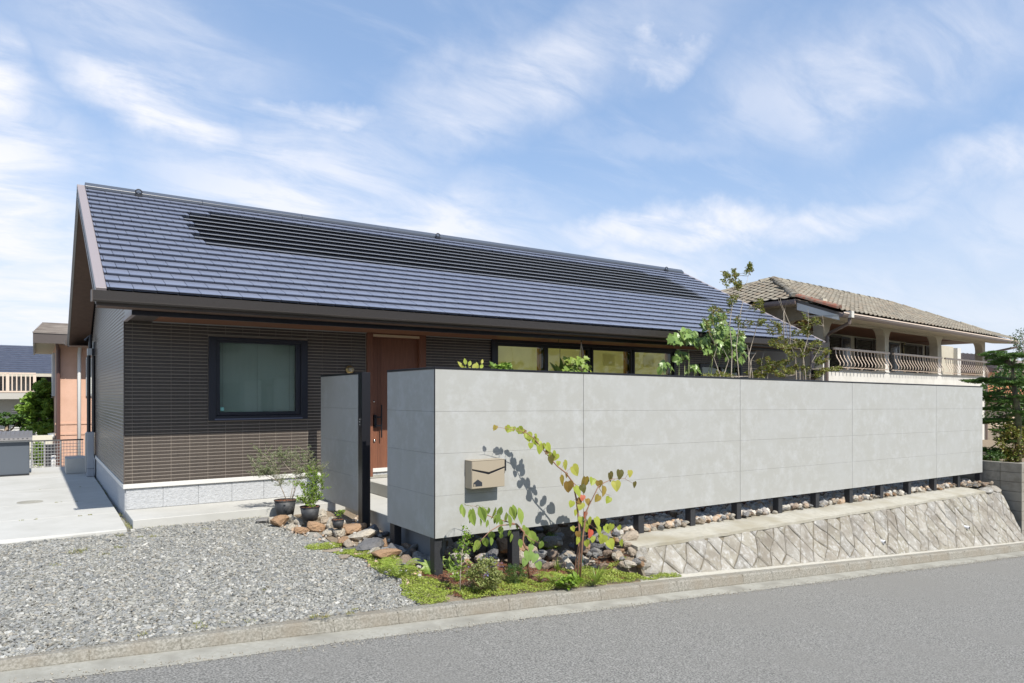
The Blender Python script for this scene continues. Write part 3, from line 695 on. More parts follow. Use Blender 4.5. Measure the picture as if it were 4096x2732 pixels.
for k in range(19):
    s = .0+EXP*k
    xoff = (0.155 if k % 2 else .28)-RW
    x = x0r+xoff-RW
    sr = solar_range(k)
    while x < x1r:
        a, b = max(x, x0r), min(x+RW, x1r)
        if sr:
            if a < sr[0] < b: b = sr[0]
            elif a < sr[1] < b: a = sr[1]
        c = (a+b)/2
        if b-a > .02:
            if sr and sr[0]+.01 < c < sr[1]-.01: pass
            elif abs(b-a-RW) < .001 and len(single) < 300 and x < 5.5 and (k < 9): single.append((c, s))
            else: joined.append((c, s, b-a))
        x += RW
for c, s in single:
    o = link('roof_tile', rt_me, roof, rp(c, s), (ang+random.uniform(-.003, .003), 0, 0))
# joined remainder
Vb = np.array(tverts(.5)); TQF = np.array([f[::-1] for f in TQ])
Pj = np.array([rp(c, s) for c, s, w in joined]); Sj = np.array([(w-.006, 1, 1) for c, s, w in joined])
RA = np.array(Matrix.Rotation(ang, 3, 'X')); RB = RA[None].repeat(len(Pj), 0)
ro = worldloc(roof)
me = scatter('roof_tiles', MT['roof_t'], Pj-np.array(ro), Sj, Vb, TQF, Rm=RB)
tag(link('roof_tiles', me, roof, ro), kind='stuff')
# rear slope: the same courses, plain
rr = MB()
for k in range(19):
    s = EXP*k; pts = [mirror(p) for p in (rp(x0r, s, .026), rp(x1r, s, .026), rp(x1r, s+.285, -.004), rp(x0r, s+.285, -.004), rp(x0r, s, .006), rp(x1r, s, .006))]
    rr.add(pts, [(0,3,2,1), (4,0,1,5)])
rr.build('rear_courses', MT['roof_t'], roof)
# solar tiles
SW = .9775
def smesh(w):
    a = w/2-.002; L = .27
    P_ = [(-.013, .034), (-.013, .041), (.004, .044), (.275, .004), (.275, -.012), (.010, .004), (.010, .034)]; n_ = len(P_)
    v = [(-a, y, z) for y, z in P_]+[(a, y, z) for y, z in P_]
    f = [(i, (i+1) % n_, n_+(i+1) % n_, n_+i) for i in range(n_)]+[tuple(range(n_))[::-1], tuple(range(n_, 2*n_))]
    return MB().add(v, f).mesh('solar_tile', MT['solar'])
sm = smesh(SW); edge = MB()
for k in range(9, 17):
    l, r_ = solar_range(k); n_ = int(round((r_-l)/SW)); w = (r_-l)/n_
    m_ = sm if abs(w-SW) < .002 else smesh(w)
    for i in range(n_):
        link('solar_tile', m_, roof, rp(l+w*(i+.5), EXP*k), rot)
# solar tile front edges catch the light: a metal lip
lip = MB()
for k in range(9, 17):
    l, r_ = solar_range(k); s = EXP*k
    lip.hexa([rp(l, s-.0145, .0345), rp(r_, s-.0145, .0345), rp(r_, s-.0142, .0345), rp(l, s-.0142, .0345), rp(l, s-.0145, .0415), rp(r_, s-.0145, .0415), rp(r_, s-.004, .0455), rp(l, s-.004, .0455)])
lip.build('solar_lip', mat('solar_lip_metal', (.20, .21, .23), .35), roof)
# ridge cap
rc = MB()
for i in range(8):
    a = x0r+.0+i*(x1r-x0r)/8; b = a+(x1r-x0r)/8-.003
    pr = lambda x: [Vector((x, YR-.13, ZR-.045)), Vector((x, YR-.135, ZR+.0)), Vector((x, YR-.05, ZR+.075)), Vector((x, YR+.05, ZR+.075)), Vector((x, YR+.135, ZR)), Vector((x, YR+.13, ZR-.045))]
    bevel(MB().add(pr(a)+pr(b), [(5,4,3,2,1,0), (6,7,8,9,10,11)]+[(j, (j+1) % 6, 6+(j+1) % 6, 6+j) for j in range(6)]).build('ridge_cap', mat('ridge_metal', (.07, .08, .10), .35, spec=.6) if i == 0 else bpy.data.materials['ridge_metal'], roof), .004)
bevel(MB().hexa([(VL, YR-.14, ZR-.06), (VL+.11, YR-.14, ZR-.06), (VL+.11, YR+.14, ZR-.06), (VL, YR+.14, ZR-.06), (VL, YR-.02, ZR+.03), (VL+.11, YR-.02, ZR+.03), (VL+.11, YR+.02, ZR+.03), (VL, YR+.02, ZR+.03)]).build('verge_cap', MT['verge'], roof), .003)
for x in (-2.05, 3.82, 11.05):
    b = MB(); t = [(x+.05*math.cos(a)*1.0, YR-.17+.0, ZR+.012+.045*math.sin(a)) for a in np.linspace(0, 2*math.pi, 13)]
    b.tube(t, .011, 5, False); b.box((x-.055, YR-.2, ZR-.07), (x+.055, YR-.13, ZR-.035)); b.build('ridge_vent', MT['black'], roof)
# wall lamp
lamp = thing('wall_lamp', (.654, YF, 1.945), 'round brass caged lamp on the dark tiles beside the door', 'lamp')
b = MB(); b.tube([(.64, YF, 1.945), (.64, YF-.022, 1.945)], [.07, .062], 20); b.tube([(.64, YF-.022, 1.945), (.64, YF-.035, 1.945)], [.05, .046], 20); b.build('base', MT['brass'], lamp, True)
b = MB(); b.tube([(.64, YF-.035, 1.945), (.64, YF-.09, 1.945), (.64, YF-.115, 1.945), (.64, YF-.125, 1.945)], [.04, .04, .028, .005], 16); b.build('globe', MT['lampglass'], lamp, True)
b = MB()
for k in range(4):
    a = k*math.pi/4; dx, dz = math.cos(a)*.045, math.sin(a)*.045
    b.tube([(.64+dx, YF-.03, 1.945+dz), (.64+dx, YF-.09, 1.945+dz), (.64+dx*.6, YF-.125, 1.945+dz*.6), (.64-dx*.6, YF-.125, 1.945-dz*.6), (.64-dx, YF-.09, 1.945-dz), (.64-dx, YF-.03, 1.945-dz)], .003, 5)
b.build('cage', MT['brass'], lamp)

# ------------------------------------------------------------------ paving by the house
bevel(MB().box((-2.53, 3.2, -.30), (.228, 4.118, -.02)).build('front_step', MT['slab'], origin=(-1.1, 3.6, -.2), kind='structure'), .006)
bevel(MB().box((.23, 1.42, -.55), (2.4, 4.118, -.018)).build('entry_slab', MT['slab'], origin=(1.3, 2, -.2), kind='structure'), .006)
bevel(MB().box((.23, .36, -.6), (.33, 1.418, -.03)).build('concrete_footing', mat('footing_grey', (.20, .21, .22), .9), origin=(.28, .9, -.3), label='low dark grey concrete footing under the fence return', category='footing'), .004)
bevel(MB().box((.855, 2.9, -.016), (2.4, 4.068, .17)).build('entry_step', MT['slab'], origin=(1.6, 3.5, 0), kind='structure'), .006)

# ================================================================== FENCE
fence = thing('fence', (6, .05, -.3), 'long grey stone effect board fence on black posts facing the street', 'fence')
def fz(x, y, z): return z-.0096*x-.003*y
def fpanel(kind, a, b, k, parent):
    z1 = 1.82-.455*k-.0008; z0 = z1-.455+.0016; t = .016
    if kind == 'x': vs = [(x, y, fz(x, 0, z)) for z in (z0, z1) for (x, y) in ((a, 0), (b, 0), (b, t), (a, t))]
    else: vs = [(x, y, fz(0, y, z)) for z in (z0, z1) for (x, y) in ((0, a), (t, a), (t, b), (0, b))]
    m = MB().hexa(vs); c = sum((Vector(v) for v in vs), Vector())/8
    me = m.mesh('panel', MT['panel'], c); o = link('panel', me, parent, c); bevel(o, .0012)
    return o
XJ = [0.001, 2.0748, 5.11, 8.145, 11.18, 13.2266]
for a, b in zip(XJ[:-1], XJ[1:]):
    for k in range(4): fpanel('x', a+.0028, b-.0028, k, fence)
for k in range(4): fpanel('y', .0175, 1.2232, k, fence)
def bar(nm, m, pts0, pts1, parent):  # sloped box from corner lists
    return MB().hexa(pts0+pts1).build(nm, m, parent)
def fbox(nm, x0, x1, y0, y1, z0, z1, parent, m=None, bv=0):
    vs = [(x, y, fz(x, y, z)) for z in (z0, z1) for (x, y) in ((x0, y0), (x1, y0), (x1, y1), (x0, y1))]
    o = MB().hexa(vs).build(nm, m or MT['black'], parent)
    return bevel(o, bv) if bv else o
fbox('coping', -.004, 13.232, -.004, .075, 1.822, 1.846, fence, bv=.002)
fbox('coping', -.004, .075, .0755, 1.226, 1.822, 1.846, fence, bv=.002)
fbox('corner_trim', -.0035, -.0002, -.002, .012, 0.0, 1.82, fence, MT['black'])
fbox('backing', .02, 13.2, .0162, .0175, .01, 1.81, fence, MT['panel']); fbox('backing', .0162, .0175, .03, 1.21, .01, 1.81, fence, MT['panel'])
for z in (.05, .9, 1.72): fbox('rail', .03, 13.2, .018, .03, z, z+.06, fence); fbox('rail', .018, .03, .031, 1.2, z, z+.06, fence)
posts = [(0.012, .115)]+[(1.013*k+.012, 1.013*k+.115) for k in range(1, 14)]
for i, (a, b) in enumerate(posts):
    zb_ = zg(a, .06)-.1 if i else -.62
    bevel(MB().box((a, .0315, zb_), (b, .135, fz(a, 0, 1.80))).build('post', MT['post'], fence), .003)
bevel(MB().box((.0315, 1.09, -.5), (.125, 1.215, 1.80)).build('post', MT['post'], fence), .003)
# short wing by the front door
wing = thing('fence_wing', (.05, 2.9, -.2), 'short grey board fence section beside the front door opening', 'fence')
for k in range(4): fpanel('y', 2.157, 3.6123, k, wing)
fbox('coping', -.004, .075, 2.155, 3.616, 1.822, 1.846, wing, bv=.002)
fbox('edge_trim', -.0025, .0175, 2.142, 2.155, 0, 1.82, wing, MT['trim_alu'])
for z in (.05, .9, 1.72): fbox('rail', .018, .03, 2.16, 3.6, z, z+.06, wing)
bevel(MB().box((-.004, 2.0, -.4), (.11, 2.14, 1.838)).build('gate_post', MT['black'], wing), .003)
bevel(MB().box((.0315, 3.38, -.3), (.13, 3.5, 1.80)).build('post', MT['post'], wing), .003)
b = MB(); b.box((-.009, 2.05, 1.13), (-.0045, 2.09, 1.24)); b.build('latch_plate', MT['post'], wing)
b = MB()
for z in (1.15, 1.185, 1.22): b.tube([(-.009, 2.07, z), (-.013, 2.07, z)], .005, 8)
b.box((-.013, 2.075, 1.183), (-.0092, 2.10, 1.188)); b.build('latch_screw', MT['trim_alu'], wing)

# mailbox and doorbell
box = thing('mailbox', (.585, 0, .52), 'champagne coloured metal mailbox with a black house emblem on the grey fence', 'mailbox')
bevel(MB().box((.372, -.142, .520), (.800, -.002, .822)).build('body', MT['box'], box), .003)
bevel(MB().box((.368, -.150, .8225), (.804, -.002, .828)).build('lid', MT['box'], box), .002)
# front: flap above and door below with a chevron slot between
def fr(nm, pts, y0, y1, m): return MB().prism([(x, y0, z) for x, z in pts], (0, y1-y0, 0)).build(nm, m, box)
fr('slot', [(.378, .735), (.378, .722), (.59, .667), (.795, .728), (.795, .743), (.59, .690)], -.1455, -.1425, MT['black'])
bevel(fr('flap', [(.374, .819), (.374, .738), (.590, .692), (.798, .745), (.798, .819)], -.1500, -.1424, MT['box']), .002)
bevel(fr('front_plate', [(.374, .523), (.798, .523), (.798, .726), (.590, .666), (.374, .722)], -.1500, -.1424, MT['box']), .002)
fr('emblem', [(.39, .545), (.502, .545), (.502, .586), (.446, .622), (.39, .586)][::-1], -.1508, -.1502, MT['dark'])
fr('emblem_door', [(.401, .5445), (.414, .5445), (.414, .572), (.401, .572)][::-1], -.1513, -.1509, MT['box'])
bell = thing('doorbell', (.86, 0, .75), 'small black intercom panel behind the mailbox on the fence', 'doorbell')
bevel(MB().box((.815, -.028, .675), (.905, -.002, .815)).build('housing', MT['trim_alu'], bell), .003)
bevel(MB().box((.823, -.034, .683), (.897, -.0285, .807)).build('face', MT['black'], bell), .002)
b = MB(); b.tube([(.86, -.034, .785), (.86, -.040, .785)], .010, 12); b.build('lens', mat('lens', (.02, .02, .03), .05), bell)
b = MB(); b.box((.838, -.037, .695), (.882, -.0345, .715)); b.build('button', MT['post'], bell)

# ================================================================== STONE RETAINING WALL
rw = thing('retaining_wall', (7.5, -.6, -.8), 'low weathered retaining wall of diamond laid stones under the fence', 'retaining wall')
XA, XB = 2.56, 13.1
def yt(x): return -.38
def wp(x, t, h=0):    # t 0 base .. 1 top, h proud
    y = yb(x)+(yt(x)-yb(x))*t; z = (zk(x)-.03)+(ztop(x)-.05-(zk(x)-.03))*t
    L = math.hypot(yt(x)-yb(x), ztop(x)-zk(x)); ny, nz = -(ztop(x)-zk(x))/L, (yt(x)-yb(x))/L
    return Vector((x, y+ny*h, z+nz*h))
xsw = np.linspace(XA, XB, 40)
b = MB(); V = []; F = []
for x in xsw: V += [wp(x, 0), wp(x, 1), (x, .02, ztop(x)-.05), (x, .02, zk(x)-.1)]
for i in range(len(xsw)-1):
    for j in range(4): a = i*4; F.append((a+j, a+(j+1) % 4, a+4+(j+1) % 4, a+4+j))
F += [(0, 1, 2, 3), tuple((len(xsw)-1)*4+j for j in (3, 2, 1, 0))]
b.add(V, F); b.build('core', MT['mortar'], rw)
def clip(poly, f):
    out = []
    for i in range(len(poly)):
        a, c = poly[i], poly[(i+1) % len(poly)]; fa, fc = f(a), f(c)
        if fa >= 0: out.append(a)
        if (fa >= 0) != (fc >= 0): t = fa/(fa-fc); out.append((a[0]+(c[0]-a[0])*t, a[1]+(c[1]-a[1])*t))
    return out
def slant(x): return math.hypot(yt(x)-yb(x), ztop(x)-.05-zk(x)+.03)
DW, DH = .335, .43; rj = random.Random(4); stones = []
def jv(i, j):   # jittered lattice vertex
    r_ = random.Random(i*991+j*7919+5); return (i*DW/2+r_.uniform(-.045, .045), j*DH/2+r_.uniform(-.05, .05))
for j in range(-2, 7):
    for i in range(int(XA/(DW/2))-3, int(XB/(DW/2))+4):
        if (i+j) % 2: continue
        poly = [jv(i, j-1), jv(i+1, j), jv(i, j+1), jv(i-1, j)]
        poly = clip(clip(poly, lambda p: p[0]-XA-.04), lambda p: XB-.02-p[0])
        if len(poly) < 3: continue
        poly = clip(poly, lambda p: p[1]-.005)
        if len(poly) < 3: continue
        poly = clip(poly, lambda p: slant(min(max(p[0], XA), XB))+.0-p[1])
        if len(poly) < 3: continue
        cx = sum(p[0] for p in poly)/len(poly); cy = sum(p[1] for p in poly)/len(poly)
        ar = .5*abs(sum(poly[q][0]*poly[(q+1) % len(poly)][1]-poly[(q+1) % len(poly)][0]*poly[q][1] for q in range(len(poly))))
        if ar < .006: continue
        stones.append((poly, cx, cy))
for poly, cx, cy in stones:
    rr_ = random.Random(int(cx*1000)+int(cy*7777))
    def P3(p, h):
        L = slant(min(max(p[0], XA), XB)); return wp(p[0], min(1, max(0, p[1]/L)), h)
    def sh(p, d):
        v = Vector((cx-p[0], cy-p[1])); L = v.length or 1; v = v/L*min(d, L*.5); return (p[0]+v.x, p[1]+v.y)
    sub = []
    for q in range(len(poly)):
        a, c = poly[q], poly[(q+1) % len(poly)]
        sub += [a, ((a[0]+c[0])/2+rr_.uniform(-.012, .012), (a[1]+c[1])/2+rr_.uniform(-.012, .012))]
    k = len(sub); hh = rr_.uniform(.008, .026)
    r0 = [P3(sh(p, .004), -.03) for p in sub]; r1 = [P3(sh(p, .008), hh*.45+rr_.uniform(-.003, .003)) for p in sub]; r2 = [P3(sh(p, .032), hh+rr_.uniform(-.006, .006)) for p in sub]
    top = P3((cx, cy), hh+rr_.uniform(0, .012))
    vs = r0+r1+r2+[top]; fs = []
    for q in range(k):
        n2 = (q+1) % k; fs += [(q, n2, k+n2, k+q), (k+q, k+n2, 2*k+n2, 2*k+q), (2*k+q, 2*k+n2, 3*k)]
    c = P3((cx, cy), 0); o = link('stone', MB().add(vs, fs).mesh('stone', MT['wallstone'], c), rw, c)
# cap concrete, ragged edge
xs3 = np.linspace(2.60, 12.35, 70)
def capy(x): return -.40+.012*math.sin(x*7)+.008*math.sin(x*23)
b = MB(); V = []; F = []
for x in xs3: V += [(x, capy(x), ztop(x)-.052), (x, capy(x), ztop(x)-.012+.004*math.sin(x*17)), (x, -.02, ztop(x)+.028), (x, .10, ztop(x)+.032), (x, .10, ztop(x)-.06)]
for i in range(len(xs3)-1):
    for j in range(5): a = i*5; F.append((a+j, a+(j+1) % 5, a+5+(j+1) % 5, a+5+j))
F += [(0, 1, 2, 3, 4), tuple((len(xs3)-1)*5+j for j in (4, 3, 2, 1, 0))]
b.add(V, F).build('cap', MT['cap'], rw)
# rough boulder-like left end and the right end rise
def blob(c, r, seed, m, name, parent=None, sub=2, **tg):
    bm = bmesh.new(); bmesh.ops.create_icosphere(bm, subdivisions=sub, radius=1); r_ = random.Random(seed)
    pl = [(Vector((r_.uniform(-1, 1), r_.uniform(-1, 1), r_.uniform(-1, 1))).normalized(), r_.uniform(.55, .9)) for _ in range(9)]
    for v in bm.verts:
        for nrm, dd in pl:
            q = v.co.dot(nrm)
            if q > dd: v.co -= nrm*(q-dd)
        v.co *= 1+r_.uniform(-.05, .05)
    bm.transform(Matrix.Diagonal((*r, 1))); me = bpy.data.meshes.new(name); bm.to_mesh(me); bm.free(); me.materials.append(m)
    o = link(name, me, parent, c, (0, 0, r_.uniform(-.5, .5)))
    if tg: tag(o, **tg)
    return o
blob((2.66, -.44, -.50), (.11, .13, .17), 3, MT['wallstone'], 'stone', rw, 3)
blob((2.70, -.52, -.62), (.13, .10, .10), 8, MT['wallstone'], 'stone', rw, 3)
for i, (x, y, z, a, bb, c) in enumerate([(12.55, -.32, -.44, .22, .14, .10), (12.95, -.30, -.45, .2, .16, .10), (13.05, -.2, -.46, .15, .2, .1)]): blob((x, y, z), (a, bb, c), 20+i, MT['wallstone'], 'stone', rw, 2)
# weep pipes
for x, t in ((7.9, .35), (10.9, .42)):
    p = wp(x, t); MB().tube([p+Vector((0, .05, 0)), p+Vector((0, -.075, -.01))], .03, 14).build('weep_pipe', mat('pvc_white', (.75, .76, .78), .4), rw)
    MB().tube([p+Vector((0, -.070, -.0095)), p+Vector((0, -.078, -.0105))], .024, 14).build('pipe_mouth', MT['black'], rw)

# ================================================================== ROCKS
rock_me = []
for i in range(10):
    bm = bmesh.new(); bmesh.ops.create_icosphere(bm, subdivisions=2, radius=.5); r_ = random.Random(100+i)
    sx_, sy_ = r_.uniform(.75, 1.25), r_.uniform(.75, 1.15)
    for v in bm.verts: v.co = Vector((v.co.x*sx_, v.co.y*sy_, v.co.z))
    pl = [(Vector((r_.uniform(-1, 1), r_.uniform(-1, 1), r_.uniform(-1, 1))).normalized(), r_.uniform(.20, .40)) for _ in range(9)]
    for v in bm.verts:
        for nrm, dd in pl:
            q = v.co.dot(nrm)
            if q > dd: v.co -= nrm*(q-dd)
    for v in bm.verts: v.co += Vector((r_.uniform(-1, 1), r_.uniform(-1, 1), r_.uniform(-1, 1)))*.020
    me = bpy.data.meshes.new('rock'); bm.to_mesh(me); bm.free(); me.materials.append(MT['rock']); rock_me.append(me)
RC = {'grey': (.26, .255, .245), 'tan': (.38, .32, .25), 'rust brown': (.36, .235, .145), 'cream': (.46, .42, .35), 'dark grey': (.15, .15, .155), 'brown': (.25, .19, .145)}
RCM = {}
for cn, cc in RC.items():
    m_ = mat('rock_'+cn.replace(' ', '_'), cc, .85, tuple(c*.55 for c in cc), 3.2, .48, .70, .05, 5, .25, col3=(cc[0]*1.35, cc[1]*1.3, cc[2]*1.22), s3=1.6, detail=9)
    RCM[cn] = []
    for me_ in rock_me: q_ = me_.copy(); q_.materials.clear(); q_.materials.append(m_); RCM[cn].append(q_)
def rcol(weights='ggttrccdbb'): return {'g': 'grey', 't': 'tan', 'r': 'rust brown', 'c': 'cream', 'd': 'dark grey', 'b': 'brown'}[random.choice(weights)]
def rsize(s, a, b): return 'small' if s < a else ('large' if s > b else 'middling')
def rock(x, y, z, sx, sy, sz, label, group=None, rx=None, me=None, col=None):
    if col is None:
        l_ = label.lower(); col = 'rust brown' if ('orange' in l_ or 'rust' in l_) else 'dark grey' if 'dark' in l_ else 'cream' if ('pale' in l_ or 'white' in l_ or 'cream' in l_) else 'brown' if 'brown' in l_ else 'tan' if ('tan' in l_ or 'pink' in l_) else 'grey'
    o = link('rock', me or random.choice(RCM[col]), None, (x, y, z), (random.uniform(-.4, .4), random.uniform(-.4, .4), random.uniform(0, 6.3)) if rx is None else rx, (sx, sy, sz))
    return tag(o, label, 'rock', group)
# edging of the drive by the pots and the wing
edge_rocks = [  # photo pixel, size, label
 (1050, 2082, .22, .14, .10, 'flat grey rock at the left end of the rock edging'), (1088, 2084, .15, .12, .11, 'pale rock next to the big black pot'),
 (1122, 2090, .24, .15, .16, 'orange brown rock in front of the big black pot'), (1168, 2080, .16, .13, .13, 'brown and white rock between the two black pots'),
 (1198, 2090, .13, .10, .10, 'white rock touching the bushy plant pot'), (1165, 2110, .19, .12, .10, 'low pale rock in front of the two pots'),
 (1198, 2122, .20, .12, .10, 'orange streaked rock below the bushy plant pot'), (1255, 2108, .26, .16, .14, 'white and orange rock under the bushy plant pot'),
 (1298, 2085, .18, .14, .15, 'tan rock between the bushy pot and the small pot'), (1288, 2062, .20, .14, .16, 'pale boulder behind the bushy plant pot'),
 (1320, 2100, .12, .11, .28, 'upright pale rock left of the small pot'), (1312, 2130, .16, .12, .11, 'cream rock below the upright pale rock'),
 (1352, 2133, .17, .13, .13, 'grey white rock in front of the small pot'), (1400, 2115, .42, .28, .13, 'large flat orange topped rock by the small pot'),
 (1455, 2140, .44, .26, .15, 'large flat pale grey rock by the gate post'), (1490, 2125, .26, .24, .18, 'dark mossy rock beside the entry slab'),
 (1372, 2165, .15, .12, .13, 'brown rock below the flat orange topped rock'), (1400, 2178, .16, .12, .12, 'small tan rock above the paving stones'),
 (1475, 2185, .36, .22, .20, 'large dark grey angular rock below the flat rocks'), (1535, 2180, .17, .14, .16, 'orange angular rock beside the return post'),
 (1548, 2222, .30, .16, .13, 'rust orange rock at the foot of the fence return'), (1490, 2210, .2, .12, .1, 'pale pink rock above the green ground cover')]
for u, v, sx, sy, sz, lab in edge_rocks:
    P = at(u, v, 2, -.2)
    for _ in range(4): P = at(u, v, 2, zg(P.x, P.y)+sz*.3)
    rock(P.x, P.y, P.z, sx*1.25, sy*1.25, sz*1.25, lab, None, (random.uniform(-.15, .15), random.uniform(-.15, .15), random.uniform(-.5, .5)))
nI = 0
# bank under the front corner of the fence
G1 = 'rocks heaped in the bank under the fence'
L1 = 'broken brown or grey rock in the heap under the fence'
rb = random.Random(12); cnt = 0
ORD = ['first', 'second', 'third', 'fourth', 'fifth', 'sixth', 'seventh', 'eighth', 'ninth', 'tenth', 'eleventh', 'twelfth', 'thirteenth', 'fourteenth']
def gap(x):
    k = int(max(0, min(12, (x-.06)/1.013))); return ORD[k]+' and '+ORD[k+1]
for layer in range(3):
    for _ in range(170):
        x = rb.uniform(.35, 2.85); y = rb.uniform(-.12 if x < 2 else -.40, 1.25)
        if abs(y-.08) < .11 and min(abs(x-(1.013*k+.06)) for k in range(0, 4)) < .15: continue
        if x < 1.2 and y < .05: continue
        if y > .95 and rb.random() < .5: continue
        s = rb.uniform(.11, .24); cnt += 1
        if cnt > 150: break
        z = zg(x, y)+.03+max(0, y)*.30+layer*.05
        cn = rcol('ggttrccdbb' if y < .4 else 'ggdbbt'); f_ = ((x-.06)/1.013) % 1
        rock(x, y, z, s*1.2, s, s*.85, rsize(s, .15, .20)+' '+cn+' rock '+('at the front of' if y < .2 else 'in the middle of' if y < .6 else 'deep in')+' the heap, '+gap(x)+' posts, '+('left' if f_ < .33 else 'centre' if f_ < .67 else 'right'), G1, col=cn)
for _ in range(70):
    x = rb.uniform(1.75, 2.62); y = rb.uniform(-.52, .0)
    if y < -.22 and x < 2.25: continue
    s = rb.uniform(.07, .135); cn = rcol('ggttccrrbd'); t_ = max(0, (x-1.75)/.87)
    z = zg(min(x, 2.0), -.4)+.04+(y+.55)*.42*t_+rb.uniform(0, .05)
    rock(x, y, z, s*1.2, s, s*.85, rsize(s, .09, .115)+' '+cn+' rock in the slope beside the wall end, '+('upper' if y > -.17 else 'middle' if y > -.35 else 'lower')+(' left' if x < 2.2 else ' right')+' part', 'rocks sloping down beside the end of the retaining wall', col=cn)
# larger rocks on the far side of the return, in its shade
for _ in range(22):
    x = rb.uniform(-.15, .25); y = rb.uniform(.15, 1.7)
    if x > .0 and (y < .2 or 1.0 < y < 1.3): continue
    s = rb.uniform(.12, .24); cn = rcol('ggdb'); rock(x-.05, y, zg(x, y)+s*.2, s*1.2, s, s*.8, rsize(s, .16, .20)+' '+cn+' shaded rock under the fence return, '+('near the corner post' if y < .65 else 'near the rear post' if y < 1.25 else 'by the entry opening'), 'shaded rocks under the fence return', col=cn)
G2 = 'small rocks on top of the retaining wall'
L2 = 'small angular tan or grey rock behind the retaining wall cap'
big = []; many = []
for _ in range(2600):
    x = rb.uniform(2.75, 13.2); y = rb.uniform(.03, 1.2)**1.0; s = rb.uniform(.06, .125)
    if x > 12.2: y = rb.uniform(-.22, 1.0)
    if min(abs(x-(1.013*k+.06)) for k in range(3, 14)) < .10 and y < .17: continue
    many.append((x, y, ztop(x)+.045+rb.uniform(0, .04)+.05*max(0, y), s))
many.sort(key=lambda t: t[1])
ind = [t for t in many if t[1] < .22][:140]; ids = {id(t) for t in ind}
for x, y, z, s in ind:
    cn = rcol('ggttttccbr'); f_ = ((x-.06)/1.013) % 1; k_ = int(max(0, min(12, (x-.06)/1.013)))
    wh = ('just right of the '+ORD[k_]+' post' if f_ < .35 else 'midway between the '+ORD[k_]+' and '+ORD[k_+1]+' posts' if f_ < .65 else 'just left of the '+ORD[k_+1]+' post')
    rock(x, y, z, s*1.15, s, s*.8, rsize(s, .08, .105)+' '+cn+' rock on the wall '+wh, G2, col=cn)
rest = [t for t in many if id(t) not in ids]
lowm = bmesh.new(); bmesh.ops.create_icosphere(lowm, subdivisions=1, radius=.5); lo_ = bpy.data.meshes.new('lo'); lowm.to_mesh(lo_); lowm.free()
V0 = np.array([v.co for v in lo_.vertices]); F0 = np.array([tuple(p.vertices) for p in lo_.polygons])
A = np.array([t[:3] for t in rest]); S = np.array([t[3] for t in rest])
tag(link('rubble', scatter('rubble', MT['rock_small'], A, S*1.1, V0, F0, 1.5, .09)), 'bed of angular tan and grey rubble behind the fence', 'rubble', kind='stuff')
# small stones filling between rocks at left edge and bank
n = 900; q = np.random.default_rng(8); X = q.uniform(-.95, 2.7, n); Y = q.uniform(-.2, 2.6, n)
A = np.array([(x, y, zg(x, y)+.01) for x, y in zip(X, Y) if (x > edge_x(y)-.05) and not (x < 2 and y < -.0 and x > -.3) and x < 2.75 and not (x > .2 and y > .75)])
tag(link('stone_chips', scatter('stone_chips', MT['rock_small'], A, q.uniform(.02, .07, len(A)), V0, F0, 1.5, .08)), 'broken stone chips between the edging rocks', 'stones', kind='stuff')
# flat paving pieces
for i, (u, v, s) in enumerate([(1330, 2200, .3), (1400, 2190, .34), (1375, 2225, .28), (1440, 2215, .25)]):
    P = at(u, v, 2, -.25)
    for _ in range(4): P = at(u, v, 2, zg(P.x, P.y)+.01)
    rock(P.x, P.y, P.z, s, s*.6, .035, ['thin tan paving stone nearest the gravel', 'thin tan paving stone beside the dark angular rock', 'thin pinkish paving stone nearest the ground cover', 'thin tan paving stone at the foot of the rocks'][i], None, (0, 0, .4*i))

# ================================================================== BLOCK WALL AT THE RIGHT
bw = thing('block_wall', (13.4, 1.5, -.8), 'grey concrete block wall at the end of the fence', 'wall')
zt0 = .115
for side_ in (0, 1):
    for r in range(8):
        z1 = zt0-.2*r; z0 = z1-.193
        a = -.70-(0 if r % 2 else 0); n_ = 12 if side_ == 0 else 10
        for i in range(n_):
            if side_ == 0:
                if r > 3 and i > 2: continue
                y0 = -.70+.4*i+.003; y1 = y0+.392
                bevel(MB().box((13.30, y0, z0), (13.42, y1, z1)).build('block', mat('block_concrete', (.20, .185, .15), .92, (.30, .28, .24), 7, .35, .65, .004, 90, .2, objr=[(.17, .16, .135), (.25, .235, .20), (.21, .19, .155), (.28, .26, .22)]) if 'block_concrete' not in bpy.data.materials else bpy.data.materials['block_concrete'], bw), .004)
            else:
                x0 = 13.425+.4*i; bevel(MB().box((x0, -.70, z0), (x0+.393, -.58, z1)).build('block', bpy.data.materials['block_concrete'], bw), .004)
MB().box((13.315, -.68, -2.2), (13.41, 4.1, .10)).build('mortar', MT['mortar'], bw); MB().box((13.42, -.69, -2.2), (17.4, -.59, .10)).build('mortar', MT['mortar'], bw)
MB().quad((13.42, -.58, -.02), (40, -.58, -.3), (40, 30, -.3), (13.42, 30, -.02)).build('neighbour_ground', MT['soil'], kind='structure')
#@@PART2@@

